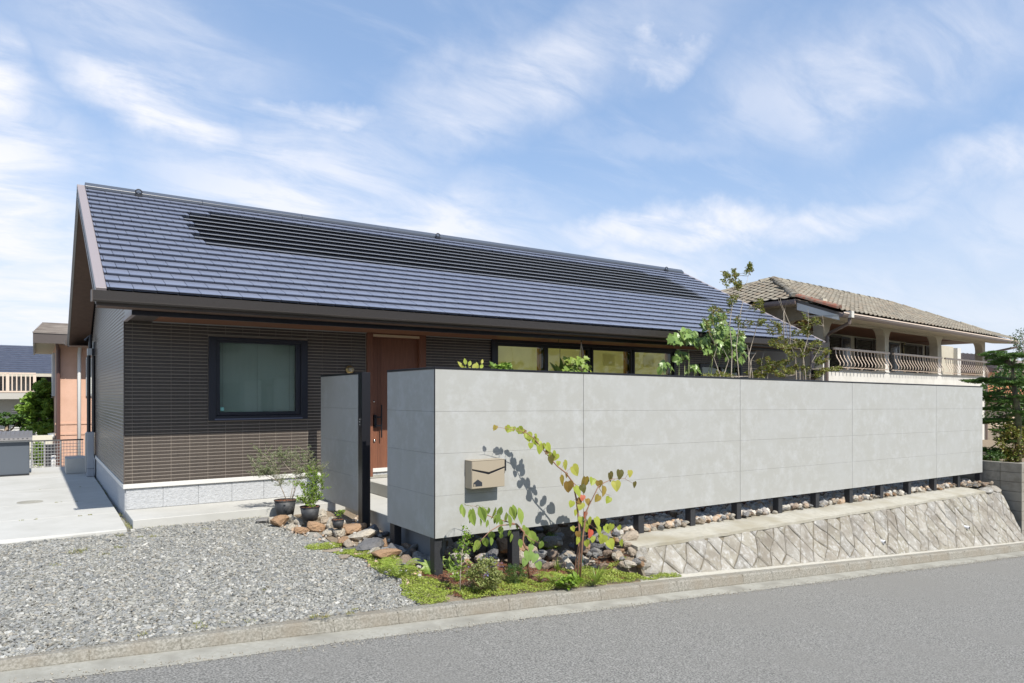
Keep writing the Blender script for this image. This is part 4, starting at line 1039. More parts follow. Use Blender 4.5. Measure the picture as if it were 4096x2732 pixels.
# ================================================================== NEIGHBOUR HOUSE ON THE RIGHT
NA = R(5.8); AX, AY = 13.406, 3.601
ex, en = Vector((math.cos(NA), math.sin(NA), 0)), Vector((-math.sin(NA), math.cos(NA), 0))
def nb(x, o, z): return Vector((AX, AY, 0))+ex*x+en*o+Vector((0, 0, z))
def nbx(cx, off=1.7):
    d = ray(3096+cx*.42535, 1400); P0 = nb(0, off, 0); t = (P0-CAM).dot(en)/d.dot(en); return ((CAM+d*t)-P0).dot(ex)
def nbox(a, b, mb=None):
    mb = mb or MB(); x0, o0, z0 = a; x1, o1, z1 = b
    return mb.hexa([nb(x0,o0,z0), nb(x1,o0,z0), nb(x1,o1,z0), nb(x0,o1,z0), nb(x0,o0,z1), nb(x1,o0,z1), nb(x1,o1,z1), nb(x0,o1,z1)])
MT['stucco'] = mat('white_stucco', (.60, .58, .53), .9, (.52, .50, .45), 2, .4, .7, .006, 70, .2)
MT['stucco_c'] = mat('cream_stucco', (.50, .46, .37), .9, (.44, .40, .32), 3, .4, .7, .008, 60, .2)
MT['shutter'] = mat('shutter_brown', (.085, .066, .052), .6)
MT['ntile'] = mat('old_roof_tile', (.3, .27, .2), .9, (.12, .11, .09), 6, .45, .75, .004, 60, .2, objr=[(.275, .24, .185), (.21, .185, .145), (.32, .285, .22), (.24, .205, .155), (.28, .225, .165)])
MT['ntiles'] = mat('old_roof_tiles', (.3, .27, .2), .9, (.12, .11, .09), 3, .45, .75, .004, 60, .2, isl=[(.275, .24, .185), (.21, .185, .145), (.32, .285, .22), (.24, .205, .155), (.28, .225, .165)])
MT['terra'] = mat('terracotta', (.24, .085, .05), .85, (.20, .15, .11), 9, .42, .62, .004, 50)
MT['ngut'] = mat('neighbour_gutter', (.15, .115, .10), .4)
MT['railm'] = mat('cream_rail', (.62, .50, .40), .6)
neigh = thing('neighbour_house', (17, 6, -1.5), 'white two storey house with arched balcony and old tiled hip roof', 'house')
w = MB(); nbox((-.35, 0, -2.2), (12.4, .22, 2.18), w); nbox((-.35, .221, -2.2), (-.13, 6.5, 2.18), w); nbox((-.345, 1.0, 2.181), (-.125, 6.5, 4.05), w)
nbox((12.18, .221, -2.2), (12.4, 6.5, 2.18), w); nbox((-.13, 6.3, -2.2), (12.4, 6.5, 4.0), w)
nwall = w.build('wall', MT['stucco'], neigh)
nbox((-.38, -.03, 2.181), (12.43, .25, 2.205)).build('parapet_cap', MT['stucco'], neigh)
nbox((-.13, .25, 1.60), (12.18, 1.75, 1.68)).build('balcony_floor', MT['stucco_c'], neigh)
cols = [(-.35, 0), (3.45, 3.72), (7.6, 7.88), (12.12, 12.4)]
for a, b in cols:
    nbox((a, .003, 2.206), (b, .25, 3.44)).build('column', MT['stucco_c'], neigh)
    nbox((a-.0, -.004, 2.206), (b, .0025, 2.72)).build('column_face', MT['stucco'], neigh)
nbox((-.35, .0035, 3.441), (12.4, .26, 3.86)).build('beam', MT['stucco_c'], neigh)
def fillet(x, o0, o1, z, r, sgn, ax):
    pts = [(0, 0)]+[(sgn*(r-r*math.sin(t)), -(r-r*math.cos(t))) for t in np.linspace(0, math.pi/2, 7)]
    P_ = [(nb(x+p[0], o0, z+p[1]) if ax == 'x' else nb(o0, x+p[0], z+p[1])) for p in pts]
    d = en*(o1-o0) if ax == 'x' else ex*(o1-o0)
    return MB().prism(P_, d)
for (a, b), (c, d_) in zip(cols[:-1], cols[1:]):
    fillet(b+.001, .004, .249, 3.4405, .32, 1, 'x').build('arch_corner', MT['stucco_c'], neigh); fillet(c-.001, .004, .249, 3.4405, .32, -1, 'x').build('arch_corner', MT['stucco_c'], neigh)
# left side wall with its small arch
nbox((-.345, .26, 3.50), (-.125, .999, 4.02)).build('side_lintel', MT['stucco_c'], neigh)
fillet(.262, -.344, -.126, 3.4995, .25, 1, 'y').build('arch_corner', MT['stucco_c'], neigh); fillet(.998, -.344, -.126, 3.4995, .25, -1, 'y').build('arch_corner', MT['stucco_c'], neigh)
nbox((-.342, .0, 3.861), (-.12, .26, 4.0)).build('side_lintel', MT['stucco_c'], neigh)
nbox((-1.0, .05, 3.50), (-.36, .2, 3.86)).build('bracket', MT['stucco'], neigh)
# back wall of the balcony, shutters and windows
nbox((-.12, 1.75, 1.2), (nbx(1700), 1.9, 3.5)).build('back_wall', MT['stucco_c'], neigh)
nbox((9.7, .26, 3.44), (12.1, 3.0, 3.5)).build('balcony_ceiling', MT['soffit_w'], neigh)
nbox((-.1, .262, 3.452), (9.69, 1.749, 3.51)).build('balcony_ceiling', MT['soffit_w'], neigh)
nbox((nbx(1700), 1.6, 1.7), (nbx(1732), 1.749, 3.45)).build('back_pillar', MT['stucco'], neigh)
nbox((11.9, 1.9, 1.7), (12.15, 2.1, 3.45)).build('back_pillar', MT['stucco'], neigh)
def shutter(x0, x1, z0=1.7, z1=3.40):
    s = MB(); nbox((x0, 1.69, z0), (x0+.05, 1.748, z1), s); nbox((x1-.05, 1.69, z0), (x1, 1.748, z1), s); nbox((x0+.05, 1.69, z1-.05), (x1-.05, 1.748, z1), s)
    f = s.build('shutter', MT['shutter'], neigh); q = MB(); z = z0+.02
    while z < z1-.07:
        q.hexa([nb(x0+.051, 1.68, z), nb(x1-.051, 1.68, z), nb(x1-.051, 1.74, z), nb(x0+.051, 1.74, z), nb(x0+.051, 1.72, z+.036), nb(x1-.051, 1.72, z+.036), nb(x1-.051, 1.74, z+.036), nb(x0+.051, 1.74, z+.036)]); z += .048
    q.build('slats', MT['shutter'], f, kind='stuff')
for c0, c1 in ((440, 638), (772, 930), (944, 1052), (1210, 1348), (1350, 1398), (1430, 1545)): shutter(nbx(c0), nbx(c1))
for x0, x1 in ((nbx(640), nbx(722)), (nbx(1086), nbx(1182))):
    nbox((x0, 1.70, 1.7), (x1, 1.745, 3.38)).build('window', MT['frame'], neigh); nbox((x0+.06, 1.69, 1.75), (x1-.06, 1.698, 3.32)).build('pane', mat('neighbour_pane', (.05, .05, .055), .1, spec=.8) if 'neighbour_pane' not in bpy.data.materials else bpy.data.materials['neighbour_pane'], neigh)
MB().tube([nb(nbx(1190), 1.6, 1.7), nb(nbx(1190), 1.6, 3.2), nb(nbx(1200), 1.6, 3.36), nb(nbx(1215), 1.68, 3.4)], .025, 8).build('pipe', mat('pipe_ochre', (.40, .34, .16), .5), neigh)
ac = thing('air_conditioner', nb(6.0, .8, 1.68), 'white air conditioner unit standing on the balcony behind the rail', 'air conditioner')
nbox((5.7, .6, 1.681), (6.4, .95, 2.3)).build('casing', MT['stucco'], ac); MB().tube([nb(6.02, .597, 2.0), nb(6.02, .59, 2.0)], .2, 18).build('fan_grille', MT['trim_alu'], ac)
# balcony rails with bellied bars
bar_m = None
for (a, b), (c, d_) in zip(cols[:-1], cols[1:]):
    r_ = MB(); nbox((b, -.14, 2.70), (c, -.09, 2.755), r_); rl = r_.build('top_rail', MT['railm'], neigh)
    nbox((b, -.10, 2.24), (c, -.075, 2.262)).build('bottom_rail', MT['railm'], neigh)
    n_ = int((c-b)/.205)
    for i in range(n_):
        x = b+.12+(c-b-.24)*i/(n_-1)
        prof = [(-.115, 2.70), (-.12, 2.60), (-.15, 2.50), (-.20, 2.42), (-.235, 2.35), (-.225, 2.29), (-.17, 2.255), (-.09, 2.25)]
        q = MB(); pp = []
        for o, z in prof: pp.append((o, z))
        vs = []; fs = []
        for o, z in pp: vs += [nb(x-.016, o, z), nb(x+.016, o, z), nb(x+.016, o+.012, z-.008), nb(x-.016, o+.012, z-.008)]
        for j in range(len(pp)-1):
            for k in range(4): fs.append((j*4+k, j*4+(k+1) % 4, j*4+4+(k+1) % 4, j*4+4+k))
        q.add(vs, fs); q.build('baluster', MT['railm'], neigh)
    for i in range(3):
        x = b+(c-b)*(.25+.25*i); nbox((x-.02, -.09, 2.206), (x+.02, -.05, 2.26)).build('rail_foot', MT['railm'], neigh)
# roof planes
PE = lambda x, o, z: nb(x, o, z)
E0, E1 = nb(-1.1, -.75, 3.57), nb(13.25, -.75, 3.57)
K0 = nb(-1.1, .3, 3.97); RL, RRr = nb(2.4, 2.9, 5.14), nb(11.3, 2.9, 5.14)
BK0, BK1 = nb(-1.1, 5.5, 3.97), nb(13.25, 6.6, 3.57)
nr = MB(); dn = Vector((0, 0, -.05))
K1 = nb(13.25, .3, 3.97)
for poly in ([E0, E1, K1, K0], [K0, K1, RRr, RL], [K0, RL, BK0], [K1, BK1, RRr], [BK0, RL, RRr, BK1]):
    nr.prism([p+dn for p in poly], (0, 0, -.07))
nroof = nr.build('roof', mat('neighbour_roof_base', (.12, .10, .08), .9), neigh)
def wave_tile(w, L, m, name):
    xs_ = np.linspace(-.5, .5, 7)*w*1.04; hz_ = [.030, .012, .0, -.002, .006, .026, .034]
    v = []; 
    for x, h_ in zip(xs_, hz_): v += [(x, -.02, h_+.004), (x, -.02, h_+.020), (x, L, h_-.004)]
    f = []
    for i in range(6): a = i*3; f += [(a, a+3, a+4, a+1), (a+1, a+4, a+5, a+2)]
    return MB().add(v, f).mesh(name, m), np.array(v), f
TWn, TLn = .265, .255
tile_n, tv, tf = wave_tile(TWn, TLn+.05, MT['ntile'], 'roof_tile')
items = []
def tile_plane(O, X, S, poly):
    """O origin on eave, X along, S up slope (unit vectors), poly in (x, s)"""
    Nn = X.cross(S).normalized(); Mx = Matrix((X, S, Nn)).transposed()
    xsP = [p[0] for p in poly]; ssP = [p[1] for p in poly]
    s = 0
    while s < max(ssP)-.05:
        x = min(xsP)+TWn/2+.01
        while x < max(xsP):
            px_, ps = x, s+TLn*.5; inside = False
            for i in range(len(poly)):
                (xa, ya), (xb_, yb_) = poly[i], poly[(i+1) % len(poly)]
                if (ya > ps) != (yb_ > ps) and px_ < (xb_-xa)*(ps-ya)/(yb_-ya)+xa: inside = not inside
            if inside: items.append((O+X*x+S*s+Nn*.01, Mx))
            x += TWn
        s += TLn
def plane(O, A, B, pts):
    X = (A-O).normalized(); Nn = X.cross(B-O).normalized(); S = Nn.cross(X)
    tile_plane(O, X, S, [((p-O).dot(X), (p-O).dot(S)) for p in pts])
plane(E0, E1, K0, [E0, E1, K1, K0])
plane(K0, K1, RL, [K0, K1, RRr, RL])
plane(BK0, K0, RL, [BK0, K0, RL])
items.sort(key=lambda t: (t[0]-CAM).length)
for p, Mx in items[:300]:
    link('roof_tile', tile_n, nroof, p+Vector((0, 0, random.uniform(-.004, .006))), (Mx@Matrix.Rotation(random.uniform(-.02, .02), 3, 'Z')).to_euler())
rest_ = items[300:]
if rest_:
    tri = []
    for f in tf: tri.append(f)
    me = scatter('roof_tiles', MT['ntiles'], np.array([p for p, _ in rest_])-np.array(worldloc(nroof)), np.ones(len(rest_)), tv, np.array(tri), Rm=np.array([np.array(m_) for _, m_ in rest_]))
    tag(link('roof_tiles', me, nroof, worldloc(nroof)), kind='stuff')
def ridge_line(a, b, m, r=.10, L=.42, name='ridge_tile'):
    d = (b-a); n_ = max(1, int(d.length/L)); t = d.normalized(); sdv = t.cross(Vector((0, 0, 1))).normalized(); up = sdv.cross(t)
    for i in range(n_):
        p = a+d*(i/n_); q = a+d*((i+1.08)/n_); sc_ = 1+random.uniform(-.08, .08); rr_ = [r*1.12*sc_, r*.92*sc_]
        vs = []
        for c, rad in ((p, rr_[0]), (q, rr_[1])):
            for k in range(7):
                th = math.pi*k/6; vs.append(c+sdv*math.cos(th)*rad+up*(math.sin(th)*rad*.9))
        fs = [(k, k+1, 8+k, 7+k) for k in range(6)]+[(6,5,4,3,2,1,0), (7,8,9,10,11,12,13)]
        MB().add(vs, fs).build(name, m, nroof)
ridge_line(RL, RRr, MT['ntile']); ridge_line(K0+Vector((.1, .1, .05)), RL, MT['ntile']); ridge_line(BK0, RL, MT['ntile']); ridge_line(RRr, K1, MT['ntile'])
ridge_line(E1, K1, MT['ntile'], .08); ridge_line(E0+Vector((.03, 0, .03)), K0+Vector((.03, 0, .03)), MT['terra'], .095, .30, 'verge_tile')
# soffit, fascia and gutters
sf = MB(); sf.prism([E0+Vector((0, 0, -.13)), E1+Vector((0, 0, -.13)), nb(13.25, .0, 3.50), nb(-1.1, .0, 3.50)], (0, 0, -.02)); sf.build('eave_soffit', MT['stucco_c'], neigh)
MB().prism([E0+Vector((0, 0, -.12)), K0+Vector((0, 0, -.12)), K0+Vector((0, 0, -.30)), E0+Vector((0, 0, -.24))], ex*.05).build('verge_board', MT['stucco'], neigh)
MB().prism([nb(-1.05, .3, 3.85), nb(-1.05, 5.1, 3.85), nb(-.35, 5.1, 3.85), nb(-.35, .3, 3.85)], (0, 0, .02)).build('eave_soffit', MT['stucco_c'], neigh)
def ngutter(a, b):
    d = (b-a).normalized(); s_ = d.cross(Vector((0, 0, 1))); q = MB()
    prof = [(0, 0), (0, -.11), (.09, -.115), (.115, -.07), (.12, 0), (.105, 0), (.095, -.06)]
    vs = [a+s_*x+Vector((0, 0, z)) for x, z in prof]+[b+s_*x+Vector((0, 0, z)) for x, z in prof]; n_ = len(prof)
    q.add(vs, [(i, (i+1) % n_, n_+(i+1) % n_, n_+i) for i in range(n_)]+[tuple(range(n_)), tuple(range(n_, 2*n_))[::-1]]); return q.build('gutter', MT['ngut'], neigh)
ngutter(E0+Vector((0, 0, -.05)), E1+Vector((0, 0, -.05))); ngutter(BK0+Vector((0, 0, -.04)), K0+Vector((0, 0, -.04)))
MB().prism([E0+Vector((0, -.125, -.055)), E1+Vector((0, -.125, -.055)), E1+Vector((0, -.125, -.085)), E0+Vector((0, -.125, -.085))], (0, -.006, 0)).build('gutter_stripe', MT['railm'], neigh)
def dpipe(x, side_x, z2):
    q = MB(); nbox((x-.07, -.93, 3.40), (x+.07, -.78, 3.56), q); q.build('rain_head', MT['stucco'], neigh)
    MB().tube([nb(x, -.85, 3.40), nb(x, -.85, 3.28), nb(x+side_x, -.12, z2+.08), nb(x+side_x, -.06, z2), nb(x+side_x, -.06, -1.3)], .042, 8).build('downpipe', MT['ngut'], neigh)
dpipe(-.75, .5, 3.02); dpipe(12.9, -.55, 3.0)
MB().tube([nb(-.42, .25, 2.72), nb(-.42, .25, -1.3)], .045, 10).build('downpipe', mat('pipe_mauve', (.33, .27, .26), .5), neigh)
b = MB(); nbox((-.55, .05, 1.95), (-.38, .2, 2.15), b); nbox((-.58, .02, 2.151), (-.36, .23, 2.17), b); b.build('side_lantern', MT['black'], neigh)

# ------------------------------------------------------------------ houses further right
MT['far_tile'] = mat('far_roof', (.30, .27, .27), .8, (.38, .30, .28), .6, .4, .6)
fh = thing('far_house', (55, 20, -3), 'distant house with reddish grey tiled roof seen past the balcony', 'house')
a = at(3590, 1395, 1, 26); b2 = at(4180, 1470, 1, 26)
MB().box((a.x, 26, -3.3), (b2.x+6, 36, b2.z)).build('wall', MT['stucco_c'], fh)
fr_ = MB(); top = 4.9
for i in range(16):
    z0 = b2.z+(top-b2.z)*i/16; z1 = b2.z+(top-b2.z)*(i+1)/16; y0 = 25+5.5*i/16; y1 = 25+5.5*(i+1)/16
    fr_.prism([(a.x-.5, y0, z0), (a.x-.5, y1+.05, z1), (a.x-.5, y1+.05, z1-.15), (a.x-.5, y0, z0-.10)], (b2.x+7-a.x, 0, 0))
fro = fr_.build('roof', MT['far_tile'], fh)
for i in range(4): MB().box((a.x+2+4*i, 25.95, .3), (a.x+3.6+4*i, 25.99, 1.7)).build('window', MT['frame'], fh)
ph = thing('porch_house', (24, 7, -1.5), 'cream house with louvred brown doors and small orange porch roof', 'house')
q0 = at(3930, 1480, 1, 8.6); q1 = at(4130, 1480, 1, 8.6)
MB().box((q0.x+.1, 8.6, -2.2), (q1.x+3, 14, q0.z+.05)).build('wall', mat('pink_cream_wall', (.56, .44, .34), .9), ph)
pr = MB(); pr.prism([(q0.x-.2, 7.9, q0.z+.0), (q0.x-.2, 11.3, q0.z+1.1), (q0.x-.2, 14.6, q0.z), (q0.x-.2, 14.6, q0.z-.12), (q0.x-.2, 7.9, q0.z-.12)], (q1.x-q0.x+3.4, 0, 0)); pr.build('roof', mat('brown_slate', (.16, .12, .10), .8, (.24, .19, .16), 2), ph)
for i in range(13):
    x = q0.x-.2+i*.5; MB().prism([(x, 7.88, q0.z+.03), (x, 11.3, q0.z+1.13), (x, 11.3, q0.z+1.10), (x, 7.88, q0.z)], (.06, 0, 0)).build('roof_batten', MT['brownmetal'], ph)
u0 = at(3938, 1556, 1, 7.6); u1 = at(4080, 1582, 1, 7.6)
MB().prism([(u0.x, 7.5, u1.z), (u0.x, 8.59, u0.z+.25), (u0.x, 8.59, u0.z+.16), (u0.x, 7.5, u1.z-.08)], (u1.x-u0.x+1.5, 0, 0)).build('porch_roof', mat('orange_tile', (.55, .22, .11), .8, (.42, .17, .09), 6), ph)
for k in range(3):
    a = at(3941+34*k, 1700, 1, 8.5); c = at(3972+34*k, 1830, 1, 8.5)
    f = MB(); f.box((a.x, 8.46, -1.2), (a.x+.05, 8.52, 1.0)); f.box((c.x-.05, 8.46, -1.2), (c.x, 8.52, 1.0)); f.box((a.x+.05, 8.46, .93), (c.x-.05, 8.52, 1.0))
    f.box((a.x+.05, 8.50, -1.2), (c.x-.05, 8.52, .93)); dr = f.build('louvre_door', mat('louvre_tan', (.50, .42, .31), .7) if k == 0 else bpy.data.materials['louvre_tan'], ph); l = MB(); z = -1.15
    while z < .9: l.box((a.x+.051, 8.44, z), (c.x-.051, 8.499, z+.05)); z += .10
    l.build('slats', bpy.data.materials['louvre_tan'], dr, kind='stuff')
pp_ = at(3931, 1700, 1, 7.55)
MB().box((pp_.x-.09, 7.5, -2.2), (pp_.x+.09, 7.68, 2.0)).build('porch_post', MT['stucco'], ph)

# ================================================================== LEFT BACKGROUND
oh = thing('orange_house', (-2, 19, -1.7), 'peach coloured stucco house with brown eave behind the terrace', 'house')
YO = 16.5
xo = at(224, 1600, 1, YO).x
MT['peach'] = mat('peach_stucco', (.60, .385, .285), .9, (.54, .34, .245), 3, .4, .7, .004, 90, .2)
zs = at(224, 1348, 1, YO).z
MB().box((xo, YO, -2), (3, YO+5.9, zs-.02)).build('wall', MT['peach'], oh)
for v in (1698, 1740):
    z = at(260, v, 1, YO).z; MB().box((xo-.02, YO-.02, z), (3, YO-.001, z+.05)).build('belt', MT['peach'], oh)
for u in (262, 355):
    x = at(u, 1600, 1, YO).x; MB().box((x-.012, YO-.010, -2), (x+.012, YO-.0015, zs)).build('panel_joint', MT['peach'], oh)
ra = at(139, 1352, 1, YO-.75); zr0 = ra.z
top_z = at(150, 1291, 1, YO+.6).z
MB().box((ra.x, YO-.75, zr0-.10), (3, YO+6, zr0+.02)).build('soffit', mat('cream_soffit', (.48, .43, .33), .8), oh)
MB().box((ra.x-.04, YO-.80, zr0-.13), (3, YO-.752, zr0+.14)).build('fascia', MT['brownmetal'], oh)
MB().box((ra.x-.04, YO-.75, zr0-.16), (ra.x-.002, YO+5.5, zr0+.13)).build('side_fascia', mat('weathered_board', (.42, .40, .35), .8, (.3, .28, .25), 8), oh)
for i in range(9):
    t0, t1 = i/9, (i+1)/9; zz = lambda t: zr0+.14+(top_z-zr0-.05)*t; yy = lambda t: YO-.82+2.2*t
    MB().prism([(ra.x-.05+.25*t0, yy(t0), zz(t0)+.03), (ra.x-.05+.25*t1, yy(t1)+.04, zz(t1)), (ra.x-.05+.25*t1, yy(t1)+.04, zz(t1)-.05), (ra.x-.05+.25*t0, yy(t0), zz(t0)-.01)], (3.5, 0, 0)).build('roof_course', mat('brown_shingle', (.13, .105, .09), .6, (.26, .23, .2), 9, stretch=(.2, 1, 1)) if i == 0 else bpy.data.materials['brown_shingle'], oh)
wa = at(343, 1430, 1, YO); wb = at(372, 1585, 1, YO)
MB().box((wa.x, YO-.05, wb.z), (wb.x+.9, YO-.001, wa.z)).build('window', MT['trim_alu'], oh)
MB().box((wa.x+.06, YO-.055, wb.z+.06), (wb.x+.84, YO-.051, wa.z-.06)).build('pane', mat('frosted_pane', (.55, .56, .52), .3), oh)
pu = at(317, 1500, 1, YO-.15)
MB().tube([(pu.x+.02, YO-.07, zs), (pu.x+.02, YO-.07, pu.z+.75), (pu.x, YO-.12, pu.z+.6), (pu.x, YO-.12, -1.7)], .045, 12).build('white_pipe', MT['flash'], oh, True)
bp_ = at(233, 1500, 1, YO-.1)
MB().tube([(bp_.x-.42, YO-.7, zs-.14), (bp_.x-.05, YO-.3, zs-.10), (bp_.x, YO-.09, zs-.35), (bp_.x, YO-.09, -1.7)], .05, 8).build('downpipe', mat('rust_pipe', (.10, .05, .04), .5), oh)
lv = at(213, 1440, 1, YO+.9)
MB().box((xo-.07, YO+.8, at(213, 1585, 1, YO+.9).z), (xo-.001, YO+2.2, lv.z+.2)).build('shutter_box', MT['trim_alu'], oh)
b = MB(); vq = at(212, 1745, 1, YO+.4); b.tube([(xo, YO+.4, vq.z), (xo-.14, YO+.4, vq.z), (xo-.16, YO+.4, vq.z-.1)], [.1, .1, .07], 12); b.build('vent_hood', MT['trim_alu'], oh, True)

far = thing('blue_roof_house', (-12, 30, -1.7), 'grey house with dark blue slate roof and cream balcony rail', 'house')
YD = 27.0
def fp(u, v, y=YD): return at(u, v, 1, y)
e0, e1 = fp(-260, 1503), fp(400, 1499); r0_ = fp(-260, 1371, YD+3.6)
b = MB(); nco = 14
for i in range(nco):
    t0, t1 = i/nco, (i+1)/nco
    b.prism([(e0.x, YD-.6+4.2*t0, e1.z+(r0_.z-e1.z)*t0+.035), (e0.x, YD-.6+4.2*t1+.05, e1.z+(r0_.z-e1.z)*t1), (e0.x, YD-.6+4.2*t1, e1.z+(r0_.z-e1.z)*t1-.08), (e0.x, YD-.6+4.2*t0, e1.z+(r0_.z-e1.z)*t0-.05)], (e1.x-e0.x, 0, 0))
b.build('roof', mat('blue_slate', (.045, .055, .085), .55, (.075, .085, .12), 5, .4, .7, stretch=(1, 1, 4)), far)
MB().box((e0.x, YD-.62, e1.z-.12), (e1.x, YD-.55, e1.z+.0)).build('gutter', MT['stucco_c'], far)
MB().box((e0.x+.3, YD+1.2, -2), (e1.x, YD+7, e1.z)).build('wall', mat('grey_siding', (.36, .36, .35), .9), far)
f0, f1 = fp(-200, 1597, YD-1.2), fp(90, 1572, YD-1.2)
MB().box((f0.x, YD-1.2, f0.z), (f1.x+.45, YD+1.19, f1.z+.0)).build('balcony_slab', mat('warm_grey_band', (.42, .40, .36), .8), far)
MB().box((f0.x, YD-.2, -2), (f1.x+.2, YD+1.18, f0.z-.002)).build('lower_wall', mat('lower_wall_grey', (.46, .45, .42), .8), far)
t0 = fp(0, 1489, YD-1.2); 
MB().box((f0.x, YD-1.2, t0.z-.05), (f1.x+.42, YD-1.12, t0.z)).build('balcony_rail', MT['railm'], far); MB().box((f0.x, YD-1.2, f1.z+.02), (f1.x+.42, YD-1.14, f1.z+.08)).build('balcony_rail', MT['railm'], far)
n_ = 26
for i in range(n_):
    x = f1.x+.38-i*.14; wd = .02 if i % 6 else .05
    MB().box((x-wd, YD-1.19, f1.z+.085), (x+wd, YD-1.15, t0.z-.052)).build('balcony_bar', MT['railm'], far)
w0, w1 = fp(20, 1520, YD+1.1), fp(120, 1500, YD+1.1)
MB().box((w0.x, YD+1.1, f1.z), (w0.x+1.3, YD+1.19, t0.z+.2)).build('window', MT['trim_alu'], far); MB().box((w1.x, YD+1.1, f1.z), (w1.x+1.0, YD+1.19, t0.z+.15)).build('window', MT['room'], far)
b = MB(); s0 = fp(46, 1640, YD-.25)
z = s0.z-.9
while z < s0.z: b.box((s0.x, YD-.28, z), (s0.x+1.0, YD-.21, z+.055)); z += .09
b.build('louvre', MT['flash'], far)

def crown_pts(c, r, n, clumps=14, sp=.38, rg=None):
    rg = rg or np.random.default_rng(int(abs(c[0]*100)+abs(c[2]*37))+n)
    d = rg.normal(size=(clumps, 3)); d /= np.linalg.norm(d, axis=1)[:, None]; cc = d*rg.uniform(.45, .95, (clumps, 1))
    k = rg.integers(0, clumps, n); off = rg.normal(size=(n, 3)); off /= np.linalg.norm(off, axis=1)[:, None]; off *= (rg.uniform(0, 1, (n, 1))**.4)*sp
    return (cc[k]+off)*np.array(r)+np.array(c)
def foliage(name, parent, P, size, m, sc=(1, 1, 1), base=None, kind='stuff', up=.9, **tg):
    P = np.asarray(P); s = rng.uniform(.65, 1.25, len(P))*size
    bv, bf = base or (LEAFV, LEAFF)
    o_ = np.array(worldloc(parent)) if parent is not None else np.zeros(3)
    me = scatter(name, m, P-o_, np.stack([s*sc[0], s*sc[1], s*sc[2]], 1), bv, bf, up)
    o = link(name, me, parent, worldloc(parent) if parent is not None else None); tag(o, kind=kind, **tg); return o
def tree(name, label, base, trunk_pts, trunk_r, crowns, leaf, m, n, cat='tree', group=None, bark='bark', up=1.3):
    t = thing(name, base, label, cat, group); b = MB(); b.tube(trunk_pts, trunk_r, 8)
    for c, r in crowns:
        a = trunk_pts[-2] if len(trunk_pts) > 2 else trunk_pts[0]
        b.tube([a, ((a[0]+c[0])/2, (a[1]+c[1])/2, (a[2]+c[2])/2-.05), c], [trunk_r[-1]*.9, trunk_r[-1]*.6, .01], 6)
    b.build('trunk', MT[bark], t, True)
    tot = sum(r[0]*r[1]+r[0]*r[2] for _, r in crowns); P = np.concatenate([crown_pts(c, r, int(n*(r[0]*r[1]+r[0]*r[2])/tot)+1) for c, r in crowns])
    foliage('crown', t, P, leaf, MT[m], up=up); return t
# bushy green tree between the far house and the peach house
def tc_(u, v, y): p = at(u, v, 1, y); return (p.x, y, p.z)
y = 19.5; mpx = lambda u, v, y: ((Vector(tc_(u, v, y))-CAM).dot(Vector((math.sin(TH), math.cos(TH), 0))))/FPX
k_ = mpx(150, 1600, y)
tree('garden_tree', 'bushy bright green tree between the blue roof and the peach house', tc_(160, 1760, y), [(tc_(160, 1900, y)), tc_(160, 1740, y), tc_(160, 1660, y)], [.09, .07, .05],
     [(tc_(175, 1545, y), (38*k_, 1.0*.5, 32*k_)), (tc_(150, 1590, y), (50*k_, .6, 40*k_)), (tc_(185, 1620, y), (50*k_, .6, 50*k_)), (tc_(110, 1640, y), (40*k_, .5, 40*k_)), (tc_(165, 1690, y), (68*k_, .7, 50*k_))], .13, 'leaf_mid', 6500)
y = 17.5; k_ = mpx(30, 1680, y)
tree('dark_pine', 'low dark spreading pine above the storage shed', tc_(20, 1760, y), [tc_(20, 1850, y), tc_(25, 1730, y), tc_(30, 1690, y)], [.08, .06, .04],
     [(tc_(20, 1670, y), (55*k_, .5, 20*k_)), (tc_(70, 1690, y), (45*k_, .4, 16*k_)), (tc_(-60, 1690, y), (60*k_, .4, 30*k_)), (tc_(105, 1715, y), (20*k_, .3, 10*k_))], .09, 'leaf_dkg', 4200)
y = 14.2; k_ = mpx(150, 1815, y)
hd = thing('hedge', tc_(150, 1870, y), 'yellow green hedge seen through the mesh fence', 'hedge')
foliage('leaves', hd, crown_pts(tc_(150, 1830, y), (28*k_, .3, 60*k_), 2600, 30), .055, MT['leaf_box'])
lw = at(60, 1745, 1, 15.8); MB().box((lw.x-2, 15.8, -2), (at(210, 1745, 1, 15.8).x, 15.95, lw.z)).build('garden_wall', mat('pale_wall', (.60, .56, .45), .9), None, origin=(lw.x, 15.8, -1.7), label='low pale garden wall behind the mesh fence', category='wall')
acu = thing('outdoor_unit', at(196, 1860, 1, 14.0), 'dark outdoor unit behind the mesh fence', 'air conditioner')
p0, p1 = at(179, 1785, 1, 14.0), at(222, 1875, 1, 14.0)
bevel(MB().box((p0.x, 14.0, p1.z), (p1.x, 14.3, p0.z)).build('casing', MT['post'], acu), .01); MB().box((p0.x-.02, 13.98, p0.z+.002), (p1.x+.02, 14.32, p0.z+.02)).build('cover', MT['dark'], acu)
for u, lab in ((214, 'short white pipe stub standing beside the dark outdoor unit'), (124, 'short white pipe stub standing beside the storage shed')):
    p = at(u, 1870, 1, 12.6); MB().cyl((p.x, 12.6, -.5), .045, at(u, 1822 if u > 200 else 1838, 1, 12.6).z+.5, 12).build('pipe_stub', MT['flash'], None, True, origin=(p.x, 12.6, -.5), label=lab, category='pipe')
